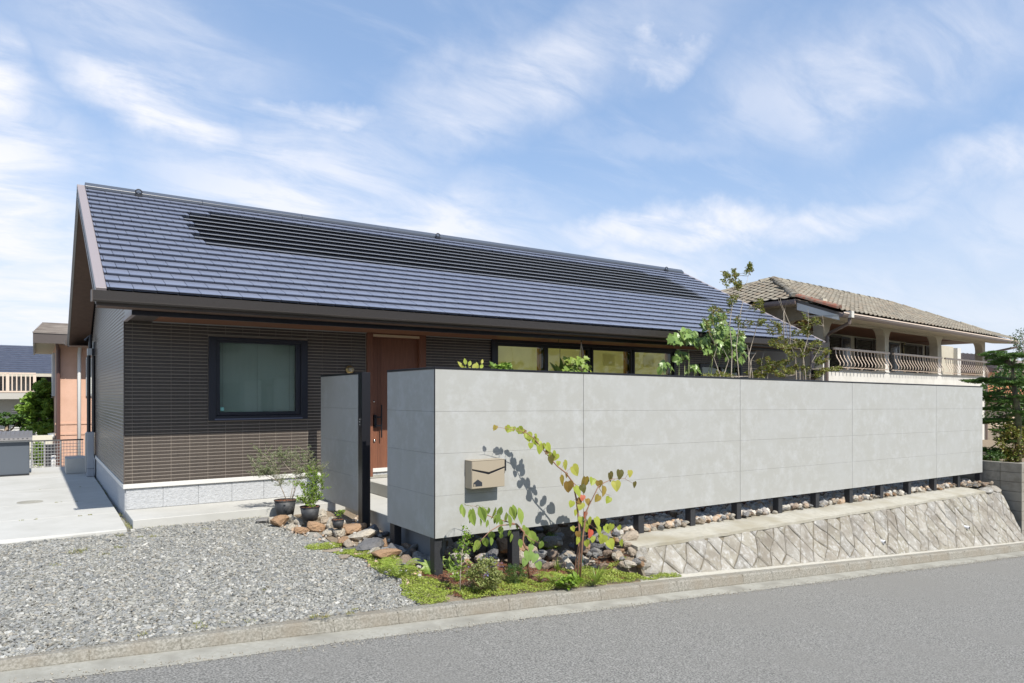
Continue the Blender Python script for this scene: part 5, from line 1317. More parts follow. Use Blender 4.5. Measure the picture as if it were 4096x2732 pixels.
# mesh fence at the end of the terrace
mf = thing('mesh_fence', (-3.2, 12.2, -.1), 'low silver wire mesh fence at the far end of the terrace', 'fence')
ztp = at(200, 1764, 1, 12.2).z; xa, xb = -6.0, -2.62; b = MB()
x = xa
while x < xb: b.tube([(x, 12.2, -.085), (x, 12.2, ztp)], .004, 4); x += .06
MT['wire'] = mat('wire_silver', (.55, .55, .54), .4, metal=.5)
b.build('vertical_wires', MT['wire'], mf, kind='stuff'); b = MB(); 
for i in range(9): z = -.07+(ztp+.07)*i/8; b.tube([(xa, 12.193, z), (xb, 12.193, z)], .005, 4)
b.build('horizontal_wires', MT['wire'], mf); MB().tube([(xa, 12.2, ztp+.012), (xb, 12.2, ztp+.012)], .016, 6).build('top_bar', MT['post'], mf)
for u in (128, 178, 243): p = at(u, 1850, 1, 12.22); MB().tube([(p.x, 12.22, -.087), (p.x, 12.22, ztp)], .018, 8).build('post', MT['wire'], mf)
# storage shed, step block, meter cabinet
sh = thing('storage_bin', (-4.3, 11, -.09), 'dark blue grey steel storage bin with a ribbed lid', 'storage bin')
xr = at(117.5, 1900, 1, 10.56).x; zt = at(60, 1763, 1, 10.56).z
bevel(MB().box((-5.3, 10.56, -.07), (xr, 11.35, zt)).build('body', mat('bin_blue', (.085, .10, .12), .5), sh), .01)
MB().box((-5.28, 10.545, zt-.03), (xr+.005, 10.559, zt)).build('trim', MT['trim_alu'], sh)
b = MB(); z1 = zt; pts = [(10.46, z1+.01), (10.50, z1+.06), (10.7, z1+.12), (11.1, z1+.17), (11.4, z1+.15), (11.4, z1+.11), (10.5, z1+.001)]
b.prism([(-5.35, y_, z_) for y_, z_ in pts], (xr+5.40, 0, 0)); b.build('lid', mat('lid_grey', (.13, .125, .125), .5), sh)
for i in range(22):
    x = xr-.02-i*.075; b = MB().prism([(x, 10.47, z1+.045), (x, 10.7, z1+.135), (x, 11.1, z1+.185), (x, 11.1, z1+.17), (x, 10.7, z1+.12), (x, 10.5, z1+.05)], (-.03, 0, 0)); b.build('lid_rib', bpy.data.materials['lid_grey'], sh)
bevel(MB().box((-5.3, 10.5, -.088), (xr, 11.35, -.071)).build('skid', MT['post'], sh), .003)
sb = bevel(MB().box((-3.02, 10.33, -.088), (-2.60, 10.95, at(300, 1833, 1, 10.33).z)).build('concrete_step', MT['slab'], None, origin=(-2.8, 10.6, -.088), label='pale concrete step block beside the grey meter cabinet', category='step'), .008)
mc = thing('meter_cabinet', (-2.63, 9.6, -.09), 'tall light grey steel cabinet against the side wall', 'cabinet')
c0 = at(343, 1729, 1, 9.5); bevel(MB().box((c0.x+.02, 9.5, -.085), (XL-.02, 9.82, c0.z)).build('body', mat('cabinet_grey', (.36, .38, .41), .45), mc), .006)
MB().box((c0.x+.012, 9.49, .07), (XL-.015, 9.4995, .076)).build('seam', MT['post'], mc); MB().box((c0.x-.0, 9.53, .0), (c0.x+.019, 9.78, c0.z-.02)).build('side_flange', MT['trim_alu'], mc)
cb = thing('cable_box', (-2.63, 9.45, 2.2), 'small silver junction box on the side wall with black ducts below', 'junction box')
k0, k1 = at(350, 1393, 1, 9.45), at(372, 1421, 1, 9.45)
MB().box((k0.x, 9.45, k1.z), (XL-.06, 9.62, k0.z)).build('box', MT['trim_alu'], cb); MB().box((XL-.059, 9.46, k1.z), (XL-.005, 9.62, k0.z)).build('mount', MT['black'], cb)
for i, dx in enumerate((.0, .085)):
    x = k0.x+.03+dx; MB().tube([(x, 9.62, c0.z-.01), (x, 9.62, k1.z-.001)], .028 if i else .034, 8).build('duct', MT['black'], cb)
MB().tube([(k0.x+.06, 9.66, k0.z), (k0.x+.06, 9.66, k0.z+.28), (k0.x-.02, 9.7, 2.62)], .035, 8).build('duct', MT['black'], cb); MB().tube([(k0.x+.12, 9.7, k0.z), (k0.x+.12, 9.7, 2.6)], .02, 8).build('duct', MT['trim_alu'], cb)

# ================================================================== PLANTS
def lmesh(kind, m, name='leaf'):
    if kind == 'heart': out = [(0, 0), (.22, -.10), (.42, .02), (.50, .25), (.42, .52), (.22, .80), (0, 1.0)]
    elif kind == 'lance': out = [(0, 0), (.10, .15), (.17, .38), (.155, .6), (.08, .83), (0, 1.0)]
    elif kind == 'ovate': out = [(0, 0), (.18, .10), (.30, .33), (.28, .58), (.14, .84), (0, 1.0)]
    elif kind == 'lobed': out = [(0, 0), (.22, .02), (.50, .18), (.36, .38), (.46, .62), (.20, .66), (0, 1.0)]
    elif kind == 'palm': out = [(0, 0), (.30, -.14), (.22, .10), (.62, .12), (.28, .36), (.50, .66), (.14, .56), (0, 1.0)]
    elif kind == 'strap': out = [(0, 0), (.05, .2), (.07, .5), (.05, .8), (0, 1.0)]
    v = []; k = len(out)
    for x, y in out: v.append((x, y, .16*abs(x)-.22*y*y))
    v2 = [(-x, y, .16*abs(x)-.22*y*y) for x, y in out[1:-1]]
    mid = [(0, y, -.22*y*y-.03) for y in (out[1][1] if out[1][1] > 0 else .1, .5)]
    b = MB(); n0 = len(v); V_ = v+v2
    R_ = list(range(k)); L_ = [0]+[n0+i for i in range(k-2)]+[k-1]
    c = len(V_); V_ += [(0, .35, -.22*.1225-.035)]
    fs = [(c, R_[i], R_[i+1]) for i in range(k-1)]+[(c, L_[i+1], L_[i]) for i in range(k-1)]
    return b.add(V_, fs).mesh(name, MT[m])
LM = {}
def LMg(kind, m):
    if (kind, m) not in LM: LM[(kind, m)] = lmesh(kind, m)
    return LM[(kind, m)]
def orient(d, nrm):
    d = Vector(d).normalized(); nrm = Vector(nrm); x = d.cross(nrm); x = x.normalized() if x.length > 1e-4 else Vector((1, 0, 0)); z = x.cross(d)
    return Matrix((x, d, z)).transposed().to_euler()
def put_leaf(par, p, size, kind, m, d, nrm, wid=1.0):
    return link('leaf', LMg(kind, m), par, p, orient(d, nrm), (size*wid, size, size))
rv = random.Random(21)
def rnd(a): return rv.uniform(-a, a)

# ---- redbud in front of the fence, leaf by leaf
YP = -.42
def q5(x, y, yy=YP, dy=0): p = at(1700+.3828*x, 1600+.3828*y, 1, yy); return Vector(p)
redb = thing('redbud_tree', (1.02, -.45, -.52), 'young slender tree with heart shaped yellow green leaves before the grey fence', 'tree')
st = MB()
base = at(2306, 2343, 1, -.5); base.z = zg(base.x, -.5)-.02
A_ = [q5(1625, 1500, -.48), q5(1600, 1200), q5(1580, 1030), q5(1545, 860), q5(1470, 760), q5(1380, 690, -.40), q5(1300, 600, -.38), q5(1220, 500, -.36), q5(1140, 400, -.33), q5(1060, 345, -.31), q5(930, 310, -.29), q5(765, 285, -.27), q5(700, 300, -.26)]
st.tube([base]+A_, [.014, .012, .011, .010, .009, .008, .007, .006, .005, .0045, .004, .003, .002, .001], 6)
B_ = [q5(1650, 1420, -.52), q5(1690, 1150, -.52), q5(1760, 1010, -.53), q5(1810, 905, -.54), q5(1880, 860, -.55), q5(1960, 825, -.56), q5(2090, 822, -.57), q5(2170, 870, -.58)]
st.tube([base+Vector((.03, -.02, 0))]+B_, [.012, .010, .009, .007, .006, .005, .004, .003, .0015], 6)
st.tube([q5(1545, 860), q5(1600, 910), q5(1650, 960)], [.005, .004, .002], 5); st.tube([q5(1810, 905, -.54), q5(1850, 970, -.54), q5(1900, 985, -.54), q5(1950, 1000, -.54)], [.004, .003, .002, .001], 5)
st.tube([base+Vector((-.03, .02, 0)), q5(1610, 1480), q5(1640, 1300), q5(1700, 1280), q5(1850, 1400), q5(1930, 1480), q5(2010, 1540)], [.010, .009, .008, .007, .005, .003, .001], 6)
st.tube([q5(1640, 1300), q5(1560, 1340), q5(1520, 1360)], [.005, .004, .002], 5); st.build('trunk', MT['stem_r'], redb, True)
MB().tube([q5(1645, 1700, -.47), q5(1635, 1380, -.46)], .006, 6).build('support_stake', mat('green_stake', (.02, .09, .05), .4), redb)
MAPc = {'G': 'leaf_yg', 'O': 'leaf_ol', 'D': 'leaf_dk', 'R': 'leaf_rd'}
RL_ = [(740,290,26,'O',-.27),(850,302,36,'G',-.28),(892,308,34,'G',-.28),(925,300,24,'G',-.28),(975,318,38,'G',-.29),(1012,322,32,'G',-.30),(1045,330,22,'O',-.30),(1070,380,46,'G',-.32),(1148,376,24,'G',-.33),(1130,425,38,'G',-.34),(1165,430,30,'G',-.34),(1105,475,28,'G',-.35),(1190,455,34,'G',-.35),(1195,515,40,'G',-.36),(1228,480,30,'G',-.36),(1262,500,44,'G',-.37),(1290,540,27,'O',-.37),(1300,580,32,'G',-.38),(1340,565,32,'G',-.38),(1370,592,36,'G',-.38),(1300,630,42,'D',-.39),(1395,660,24,'G',-.40),(1450,690,50,'G',-.40),(1540,742,58,'G',-.42),(1415,845,50,'O',-.42),(1495,900,56,'O',-.43),(1565,955,55,'G',-.43),(1475,785,24,'O',-.42),(1675,860,64,'O',-.44),(1755,850,38,'G',-.45),(1635,925,40,'D',-.43),(1645,1020,29,'R',-.44),(1690,1063,34,'O',-.45),(1595,1055,32,'O',-.42),(1540,1085,32,'G',-.42),(1637,1108,40,'G',-.44),(1570,1175,30,'G',-.42),(1672,1198,36,'R',-.45),(1815,872,34,'O',-.54),(1865,945,50,'O',-.54),(1817,1028,36,'O',-.54),(1928,1045,34,'G',-.54),(1990,890,50,'G',-.56),(1928,800,48,'D',-.55),(2035,772,46,'D',-.57),(2138,765,34,'G',-.58),(2185,883,31,'D',-.58),(1780,1275,50,'G',-.5),(1710,1270,40,'G',-.5),(1630,1250,34,'G',-.45),(1950,1330,40,'G',-.55),(2020,1340,26,'G',-.55),(1800,1365,45,'G',-.5),(1880,1350,42,'G',-.52),(1730,1390,39,'R',-.52),(1660,1310,40,'G',-.48),(1870,1450,44,'G',-.54),(1915,1505,48,'G',-.54),(1535,1345,26,'G',-.42),(1600,1465,34,'G',-.48),(1680,1500,38,'G',-.5),(1600,1400,30,'O',-.46),(1680,1360,30,'G',-.5),(2040,1500,34,'G',-.55),(1960,1470,30,'O',-.52),(1750,1450,30,'G',-.5)]
pet = MB(); segs_ = A_+[A_[k].lerp(A_[k+1], .5) for k in range(len(A_)-1)]+B_+[B_[k].lerp(B_[k+1], .5) for k in range(len(B_)-1)]+[q5(1700, 1280), q5(1850, 1400), q5(1930, 1480), q5(1640, 1300), q5(1560, 1340), q5(1650, 960), q5(1900, 985, -.54)]
for x, y, r_, c, yy in RL_:
    yy = yy+.06 if yy > -.36 else yy
    p = q5(x, y-r_*.85, yy); sz = r_*2*.3828*mpx(1700+.38*x, 0, yy)*1.12
    put_leaf(redb, p, sz, 'heart', MAPc[c], (rnd(.8), -.25+rnd(.35), -1), (rnd(.5)-.15, -1, .6+rnd(.6)), rv.uniform(.9, 1.12))
    nr_ = min(segs_, key=lambda q_: (q_-p).length); pet.tube([nr_, nr_.lerp(p, .55)+Vector((0, -.01, .008)), p], [.0022, .0016, .0013], 4)
pet.build('petioles', MT['stem_r'], redb)
for x, y, r_, c, yy in []:
    pass
# ---- drooping broad leaved shrub to its left
dog = thing('arching_shrub', (.45, -.4, -.5), 'arching shrub with long drooping bright green leaves below the mailbox', 'shrub')
YQ = -.34
bs_ = at(2119, 2287, 1, -.36); bs_.z = zg(bs_.x, -.36)-.02
st = MB(); c1 = [q5(1060, 1567, -.36), q5(1020, 1480, -.36), q5(1035, 1380, -.35), q5(960, 1300, -.34), q5(850, 1270, -.33), q5(700, 1225, -.30), q5(620, 1190, -.28), q5(530, 1110, -.26), q5(430, 1100, -.24)]
st.tube([bs_]+c1, [.014, .013, .012, .010, .009, .007, .006, .005, .003, .001], 6)
st.tube([q5(940, 1300, -.34), q5(780, 1310, -.38), q5(680, 1370, -.42), q5(600, 1450, -.46), q5(560, 1500, -.5)], [.007, .006, .005, .003, .001], 6)
st.tube([q5(1040, 1400, -.36), q5(1100, 1450, -.40), q5(1200, 1500, -.44)], [.006, .004, .002], 5); st.build('stem', MT['stem_r'], dog, True)
for x, y, r_, kk in [(385,1120,40,0),(395,1150,45,0),(470,1200,70,0),(500,1185,65,0),(565,1170,70,0),(600,1170,66,0),(630,1190,62,0),(665,1150,34,0),(740,1170,60,0),(770,1220,50,0),(800,1160,55,0),(870,1250,62,0),(920,1150,66,0),(890,1160,55,0),(980,1185,72,0),(575,1268,34,0),(655,1278,32,0),(785,1270,38,0),(740,1230,40,0),(850,1210,45,0),(790,1355,42,1),(700,1415,50,1),(620,1480,50,1),(545,1505,50,1),(880,1390,34,1),(900,1440,48,1),(1090,1430,72,1),(985,1495,46,1),(1125,1490,36,1),(1060,1370,50,1),(1225,1510,42,1),(955,1320,28,1),(800,1420,30,1),(520,1540,38,1),(690,1470,40,1),(1030,1330,30,1),(1170,1450,26,1)]:
    p = q5(x, y-r_*.9, YQ-.02+rnd(.05)); sz = r_*2.1*.3828*mpx(1900, 0, YQ)
    put_leaf(dog, p, sz*(1.05 if kk else 1.25), 'ovate' if kk else 'lance', 'leaf_g', (rnd(.35), rnd(.35)-.1, -1), (rnd(.8)-.2, -1, .3+rnd(.5)), 1.15 if kk else 1.35)
pt2 = MB()
for ch in [c_ for c_ in dog.children if c_.name.startswith('leaf')]:
    p = worldloc(ch); near = min(c1+[q5(780, 1310, -.38), q5(680, 1370, -.42), q5(600, 1450, -.46), q5(1100, 1450, -.40), q5(1200, 1500, -.44), q5(905, 1285, -.34), q5(775, 1248, -.32), q5(575, 1150, -.27)], key=lambda q_: (q_-p).length); pt2.tube([near, near.lerp(p, .5)+Vector((0, 0, .012)), p], [.002, .0015, .0012], 4)
pt2.build('petioles', MT['stem_g'], dog)
for u, v, sz in [(2113, 2205, .09), (2140, 2215, .08), (2100, 2235, .07), (2150, 2250, .07), (2125, 2180, .06)]:
    put_leaf(dog, at(u, v, 1, -.42), sz*1.3, 'heart', 'leaf_big', (rnd(.5), -.3, -1), (rnd(.5), -1, .5))

def blades(parent, c, n, L, w, m, spread=.6, name='blade', droop=.5):
    V = []; F = []
    for i in range(n):
        a = rv.uniform(0, 6.28); l = L*rv.uniform(.6, 1.1); out = spread*rv.uniform(.3, 1)
        dx, dy = math.cos(a), math.sin(a); k = len(V)
        for t in (0, .35, .7, 1):
            r_ = out*l*t; z = l*(t-droop*t*t*out); ww = w*(1-t**2)*.5+.0004
            V += [(c[0]+dx*r_-dy*ww, c[1]+dy*r_+dx*ww, c[2]+z), (c[0]+dx*r_+dy*ww, c[1]+dy*r_-dx*ww, c[2]+z)]
        for j in range(3): F.append((k+2*j, k+2*j+1, k+2*j+3, k+2*j+2))
    b = MB().add(V, F); return b.build(name, MT[m], parent, kind='stuff')
def fern(parent, c, n, L, m='fern', up=.7, wid=.16, az0=0, az1=6.28):
    for i in range(n):
        a = az0+(az1-az0)*(i+rv.uniform(0, .8))/n; l = L*rv.uniform(.75, 1.1); V = []; F = []
        dx, dy = math.cos(a), math.sin(a); N_ = 15; pts = []
        for k in range(N_+1):
            t = k/N_; pts.append(Vector((c[0]+dx*l*t*.75, c[1]+dy*l*t*.75, c[2]+l*up*(t*1.5-t*t*1.0))))
        for k in range(1, N_):
            p = pts[k]; t = k/N_; ww = wid*l*math.sin(math.pi*min(1, t*.92+.08))**.7; tg_ = (pts[k+1]-pts[k-1]).normalized(); sd_ = Vector((-dy, dx, 0))
            for s_ in (-1, 1):
                q0_ = len(V); e = p+sd_*s_*ww+tg_*ww*.35+Vector((0, 0, -ww*.2)); h_ = tg_*(l/N_*.42)
                V += [p-h_*.6, p+h_*.6, e+h_*.3, e-h_*.1]; F.append((q0_, q0_+1, q0_+2, q0_+3))
        b = MB().add(V, F); b.tube(pts, .003, 4); b.build('frond', MT[m], parent)
def G(u, v, y=None):   # point on the sloping ground seen at (u, v)
    P = at(u, v, 2, -.4)
    for _ in range(8): P = at(u, v, 2, zg(P.x, max(P.y, -.36)))
    return P
p = G(1592, 2318); f1 = thing('fern', p, 'pale green sword fern left of the fence corner post', 'fern'); fern(f1, p, 9, .40, up=.95)
p = G(1760, 2310)+Vector((-.02, .22, .02)); fa = thing('fatsia', p, 'broad palmate leaves of a young fatsia behind the corner post', 'plant')
st = MB()
for u, v, sz in [(1715, 2245, .17), (1700, 2275, .15), (1740, 2265, .16), (1790, 2240, .16), (1800, 2275, .18), (1790, 2310, .16), (1815, 2300, .13), (1765, 2225, .12), (1730, 2300, .12), (1812, 2330, .12)]:
    tip = at(u, v, 1, p.y-.05+rnd(.06)); put_leaf(fa, tip, sz, 'palm', 'leaf_g', (rnd(.8), -.4, -.6+rnd(.4)), (rnd(.4), -.6, 1), 1.1); st.tube([p, (p+tip)/2+Vector((0, 0, .04)), tip], .003, 4)
st.build('stem', MT['stem_g'], fa)
# leafy bush made of stems + small leaves, inside a pixel box
def bush(name, label, cat, c, r, n, leaf, m, stems=8, bark='stem_r', group=None, sc=(1, 1, 1), fl=None, clumps=24, up=1.2, hgt=None):
    t = thing(name, c, label, cat, group); b = MB(); top = (c[0], c[1], c[2]+r[2])
    for i in range(stems):
        d = Vector((rnd(1)*r[0], rnd(1)*r[1], r[2]*rv.uniform(.9, 1.9))); b.tube([c, Vector(c)+d*.5+Vector((rnd(.02), rnd(.02), 0)), Vector(c)+d], [.005, .0035, .001], 5)
    b.build('stem', MT[bark], t)
    P = crown_pts(top, r, n, clumps, .32); foliage('foliage', t, P, leaf, MT[m], sc, up=up)
    if fl: foliage('flowers', t, crown_pts((top[0], top[1], top[2]+r[2]*.25), (r[0]*1.05, r[1], r[2]*1.0), fl[0], 30, .2), fl[1], MT[fl[2]], up=1.5)
    return t
def sapling(name, label, cat, pts, rad, n, leaf, m, kind='ovate', spread=.10, bark='bark_pale', tw=14, sc=(1, 1, 1), t0=.25, group=None):
    """thin stem with short twigs that carry joined small leaves"""
    t = thing(name, pts[0], label, cat, group); b = MB(); pts = [Vector(q) for q in pts]; b.tube(pts, rad, 6); P = []
    L = len(pts)-1
    for i in range(tw):
        f = t0+(1-t0)*(i+rv.random())/tw; k = min(int(f*L), L-1); q = pts[k].lerp(pts[k+1], f*L-k)
        d = Vector((rnd(1), rnd(.7), rv.uniform(.1, 1))).normalized()*spread*rv.uniform(.5, 1.3)*(1.25-f*.6)
        b.tube([q, q+d*.6+Vector((0, 0, .01)), q+d], [rad[-2]*.6+.0006, .001, .0006], 4)
        for j in range(max(1, n//tw)): P.append(q+d*rv.uniform(.25, 1.1)+Vector((rnd(.022), rnd(.022), rnd(.022))))
    b.build('stem', MT[bark], t, True); foliage('foliage', t, np.array([tuple(x) for x in P]), leaf, MT[m], sc, up=1.3); return t
p0 = G(1840, 2370); sapling('maple_sapling', 'thin pale stemmed maple sapling right of the corner post', 'tree', [p0, at(1842, 2290, 1, p0.y), at(1848, 2210, 1, p0.y), at(1868, 2130, 1, p0.y)], [.006, .005, .004, .0015], 520, .030, 'leaf_box', spread=.12, tw=26, t0=.2)
c = G(1935, 2365); bush('catmint', 'rounded bush with pale purple flowers on the bed', 'plant', c, (.21, .15, .17), 2600, .030, 'leaf_cat', 14, fl=(260, .016, 'purple'), clumps=40)
c = G(2060, 2335); bush('rosemary', 'wispy dark green rosemary by the second fence post', 'plant', c, (.14, .10, .11), 1100, .030, 'leaf_dkg', 16, bark='stem_g', sc=(.3, 1, 1), clumps=40)
c = G(2255, 2235)+Vector((0, .3, 0)); f2 = thing('fern', c, 'dark green leafy fern among the rocks under the fence', 'fern'); fern(f2, c, 10, .30, 'fern', .9, .2); foliage('foliage', f2, crown_pts((c.x, c.y, c.z+.13), (.17, .12, .13), 900, 20), .030, MT['leaf_mid'], up=1.1)
c = G(2210, 2330); f3 = thing('fern', c, 'light green low fern in the middle of the bed', 'fern'); fern(f3, c, 10, .27, 'fern', .6)
c = G(2280, 2345); bush('broadleaf_clump', 'low clump of light green oval leaves at the foot of the slender tree', 'plant', (c.x, c.y, c.z), (.15, .10, .06), 170, .075, 'leaf_box', 8, 'stem_g', clumps=20)
c = G(2385, 2335); t_ = thing('lily_turf', c, 'clump of long strap leaves right of the slender tree', 'plant'); blades(t_, c, 70, .24, .009, 'fern', .9)
c = G(1990, 2335); t_ = thing('grass_clump', c, 'small upright grass clump between bush and second post', 'plant'); blades(t_, c, 30, .16, .006, 'fern', .7)
c = G(2160, 2330); t_ = thing('grass_clump', c, 'yellowish grass tuft on brown mulch', 'plant'); blades(t_, c, 34, .17, .007, 'dry', .8)
c = G(1830, 2330); t_ = thing('grass_clump', c, 'grass tuft touching the corner post', 'plant'); blades(t_, c, 30, .18, .007, 'fern', .7)
c = G(2230, 2290); t_ = thing('grass_clump', c, 'upright blades behind the light green fern', 'plant'); blades(t_, c, 26, .2, .008, 'fern', .5)

# ground cover of sedum, brown mulch
def in_sedum(x, y):
    n_ = math.sin(x*9.1)*math.cos(y*8.3)+.5*math.sin(x*23+y*17)
    if y < ky(x)+.10: return False
    if x < -.05: 
        e = edge_x(y); return e-.02+.04*n_ < x < e+.40+.10*n_ and y < 1.05
    if x > 3.05: return False
    for mx, my, mr in ((.16, -.34, .17), (1.12, -.36, .22), (1.35, -.52, .13), (.75, -.18, .15)):
        if math.hypot(x-mx, (y-my)*1.4) < mr+.03*n_: return False
    return y < -.22+.10*n_ if x < 2.45 else (y < yb(min(max(x, 2.5), 3.1))-.02+.03*n_)
def mound(x, y): return .02+.022*(math.sin(x*15+1)*math.cos(y*14)+math.sin(x*31+y*27)*.5+.6)
q = np.random.default_rng(31); N_ = 150000; X = q.uniform(-.75, 3.1, N_); Y = q.uniform(-.72, 1.05, N_)
A = np.array([(x, y, zg(x, y)+max(.004, mound(x, y))*u_**.5) for x, y, u_ in zip(X, Y, q.uniform(0, 1, N_)) if in_sedum(x, y)])
tag(link('sedum_ground_cover', scatter('sedum', MT['sedum'], A, q.uniform(.010, .021, len(A)), LEAFV, LEAFF, 1.2)), 'low yellow green sedum covering the bed along the kerb', 'ground cover', kind='stuff')
for nm, cx, cy, rr_, n_ in (('sedum_patch', -.72, 1.45, .17, 3500), ('sedum_patch', -.55, 1.15, .12, 1800), ('sedum_patch', -.42, .95, .1, 1500)):
    th = q.uniform(0, 6.28, n_); r_ = rr_*np.sqrt(q.uniform(0, 1, n_)); A = np.array([(cx+a*math.cos(t)*1.3, cy+a*math.sin(t), zg(cx, cy)+.02*random.random()+.004) for a, t in zip(r_, th)])
    tag(link(nm, scatter(nm, MT['sedum'], A, q.uniform(.009, .018, n_), LEAFV, LEAFF, 1.1)), 'small patch of sedum beside the rock edging', 'ground cover', kind='stuff')
N_ = 9000; X = q.uniform(-.1, 2.5, N_); Y = q.uniform(-.62, .25, N_)
A = np.array([(x, y, zg(x, y)+.004+.008*random.random()) for x, y in zip(X, Y) if y > ky(x)+.12])
tag(link('mulch', scatter('mulch', MT['mulch'], A, np.stack([q.uniform(.008, .04, len(A)), q.uniform(.003, .008, len(A)), q.uniform(.002, .005, len(A))], 1), CUBEV, CUBEF, .5)), 'reddish brown bark mulch between the bed plants', 'mulch', kind='stuff')
N_ = 5000; X = q.uniform(3, 9, N_); Y = q.uniform(.5, 1.6, N_)
A = np.array([(x, y, ztop(x)+.10+.05*y) for x, y in zip(X, Y)])
tag(link('bark_litter', scatter('bark_litter', MT['mulch'], A, np.stack([q.uniform(.02, .06, len(A)), q.uniform(.005, .012, len(A)), q.uniform(.003, .008, len(A))], 1), CUBEV, CUBEF, .6)), 'red brown bark litter in the shade behind the fence', 'mulch', kind='stuff')

# ---- pots on the rock edging
def pot(name, label, c, r, h, cat='plant pot'):
    t = thing(name, c, label, cat); b = MB(); x, y, z = c
    b.tube([(x, y, z), (x, y, z+h-.012)], [r*.74, r*.97], 28); b.build('body', MT['pot'], t, True)
    b = MB(); b.tube([(x, y, z+h-.014), (x, y, z+h)], [r*1.0, r*1.02], 28, False); b.tube([(x, y, z+h), (x, y, z+h-.03)], [r*1.02, r*.9], 28, False); b.build('rim', MT['pot'], t, True)
    q_ = np.random.default_rng(3); n_ = 260; th = q_.uniform(0, 6.28, n_); rr_ = r*.9*np.sqrt(q_.uniform(0, 1, n_))
    b = MB(); b.tube([(x, y, z+h-.035), (x, y, z+h-.022)], [r*.9, r*.9], 20); b.build('soil', MT['soil'], t)
    A = np.stack([x+rr_*np.cos(th), y+rr_*np.sin(th), np.full(n_, z+h-.014)], 1); o_ = np.array(worldloc(t))
    tag(link('bark_chips', scatter('bark_chips', MT['mulch'], A-o_, np.stack([q_.uniform(.01, .035, n_), q_.uniform(.004, .01, n_), q_.uniform(.003, .006, n_)], 1), CUBEV, CUBEF, .5), t, worldloc(t)), kind='stuff'); return t
def potat(u, v, z): P = at(u, v, 2, z); return P
P1 = potat(1146, 2062, -.10); P1.y += .06
s1 = mpx(P1.x and 1146, 0, P1.y)
pot('big_pot', 'largest black plastic pot with a wispy olive tree', (P1.x, P1.y, -.11), 43*s1, 64*s1)
P2 = potat(1245, 2082, -.10); P2.y += .05; s2 = mpx(1245, 0, P2.y)
pot('middle_pot', 'middle sized black pot with a glossy green shrub', (P2.x, P2.y, -.10), 39*s2, 55*s2)
P3 = potat(1356, 2105, -.10); P3.y += .03; s3_ = mpx(1356, 0, P3.y)
pot('small_pot', 'smallest black pot with a lone seedling by the gate post', (P3.x, P3.y, -.12), 25*s3_, 34*s3_)
def multi(name, label, cat, stems, leaf, m, n, sc, bark='bark_pale', spread=.1, tw=16, t0=.35, group=None):
    t = thing(name, stems[0][0], label, cat, group); b = MB(); P = []
    for pts in stems:
        pts = [Vector(x) for x in pts]; L = len(pts)-1; r0 = .007*(.8 if len(stems) > 3 else 1); b.tube(pts, [r0*(1-.85*i/L) for i in range(L+1)], 6)
        for i in range(tw):
            f = t0+(1-t0)*(i+rv.random())/tw; k = min(int(f*L), L-1); q_ = pts[k].lerp(pts[k+1], f*L-k); d = Vector((rnd(1), rnd(.8), rv.uniform(-.1, 1.0))).normalized()*spread*rv.uniform(.5, 1.5)
            b.tube([q_, q_+d], [.0018, .0006], 4)
            for j in range(max(1, n//tw//len(stems))): P.append(tuple(q_+d*rv.uniform(.15, 1.1)+Vector((rnd(.018), rnd(.018), rnd(.018)))))
    b.build('stem', MT[bark], t, True); foliage('foliage', t, np.array(P), leaf, MT[m], sc, up=1.4); return t
def T(y, *uv): return [at(u, v, 1, y) for u, v in uv]
yy = P1.y
multi('olive_tree', 'wispy grey green olive growing in the largest pot', 'tree', [T(yy, (1150, 2012), (1130, 1960), (1112, 1925), (1060, 1880), (1010, 1845)), T(yy, (1150, 2012), (1125, 1950), (1110, 1900), (1090, 1850), (1040, 1812)), T(yy, (1158, 2012), (1168, 1960), (1185, 1900), (1200, 1850), (1160, 1810)),
      T(yy, (1162, 2012), (1180, 1950), (1200, 1900), (1240, 1860), (1235, 1805)), T(yy, (1165, 2012), (1190, 1930), (1230, 1890), (1270, 1880), (1290, 1895)), T(yy, (1112, 1925), (1060, 1900), (1040, 1895)), T(yy, (1185, 1900), (1150, 1870), (1120, 1830), (1130, 1815))], .042, 'leaf_olive', 3600, (.30, 1, 1), spread=.14, tw=34)
yy = P2.y
multi('potted_shrub', 'glossy green shrub growing in the middle pot', 'shrub', [T(yy, (1245, 2043), (1240, 2000), (1215, 1960), (1195, 1935)), T(yy, (1245, 2043), (1250, 1990), (1248, 1930), (1235, 1880)), T(yy, (1248, 2043), (1262, 1980), (1262, 1920), (1262, 1880)), T(yy, (1248, 2043), (1270, 1990), (1285, 1950), (1290, 1915)), T(yy, (1243, 2043), (1225, 2010), (1205, 2000))], .034, 'leaf_box', 2200, (.62, 1, 1), spread=.10, tw=30, t0=.2)
yy = P3.y
sapling('potted_seedling', 'lone bright green seedling in the smallest pot', 'plant', T(yy, (1356, 2080), (1360, 2060), (1365, 2045)), [.003, .002, .001], 40, .045, 'leaf_box', spread=.06, tw=8)

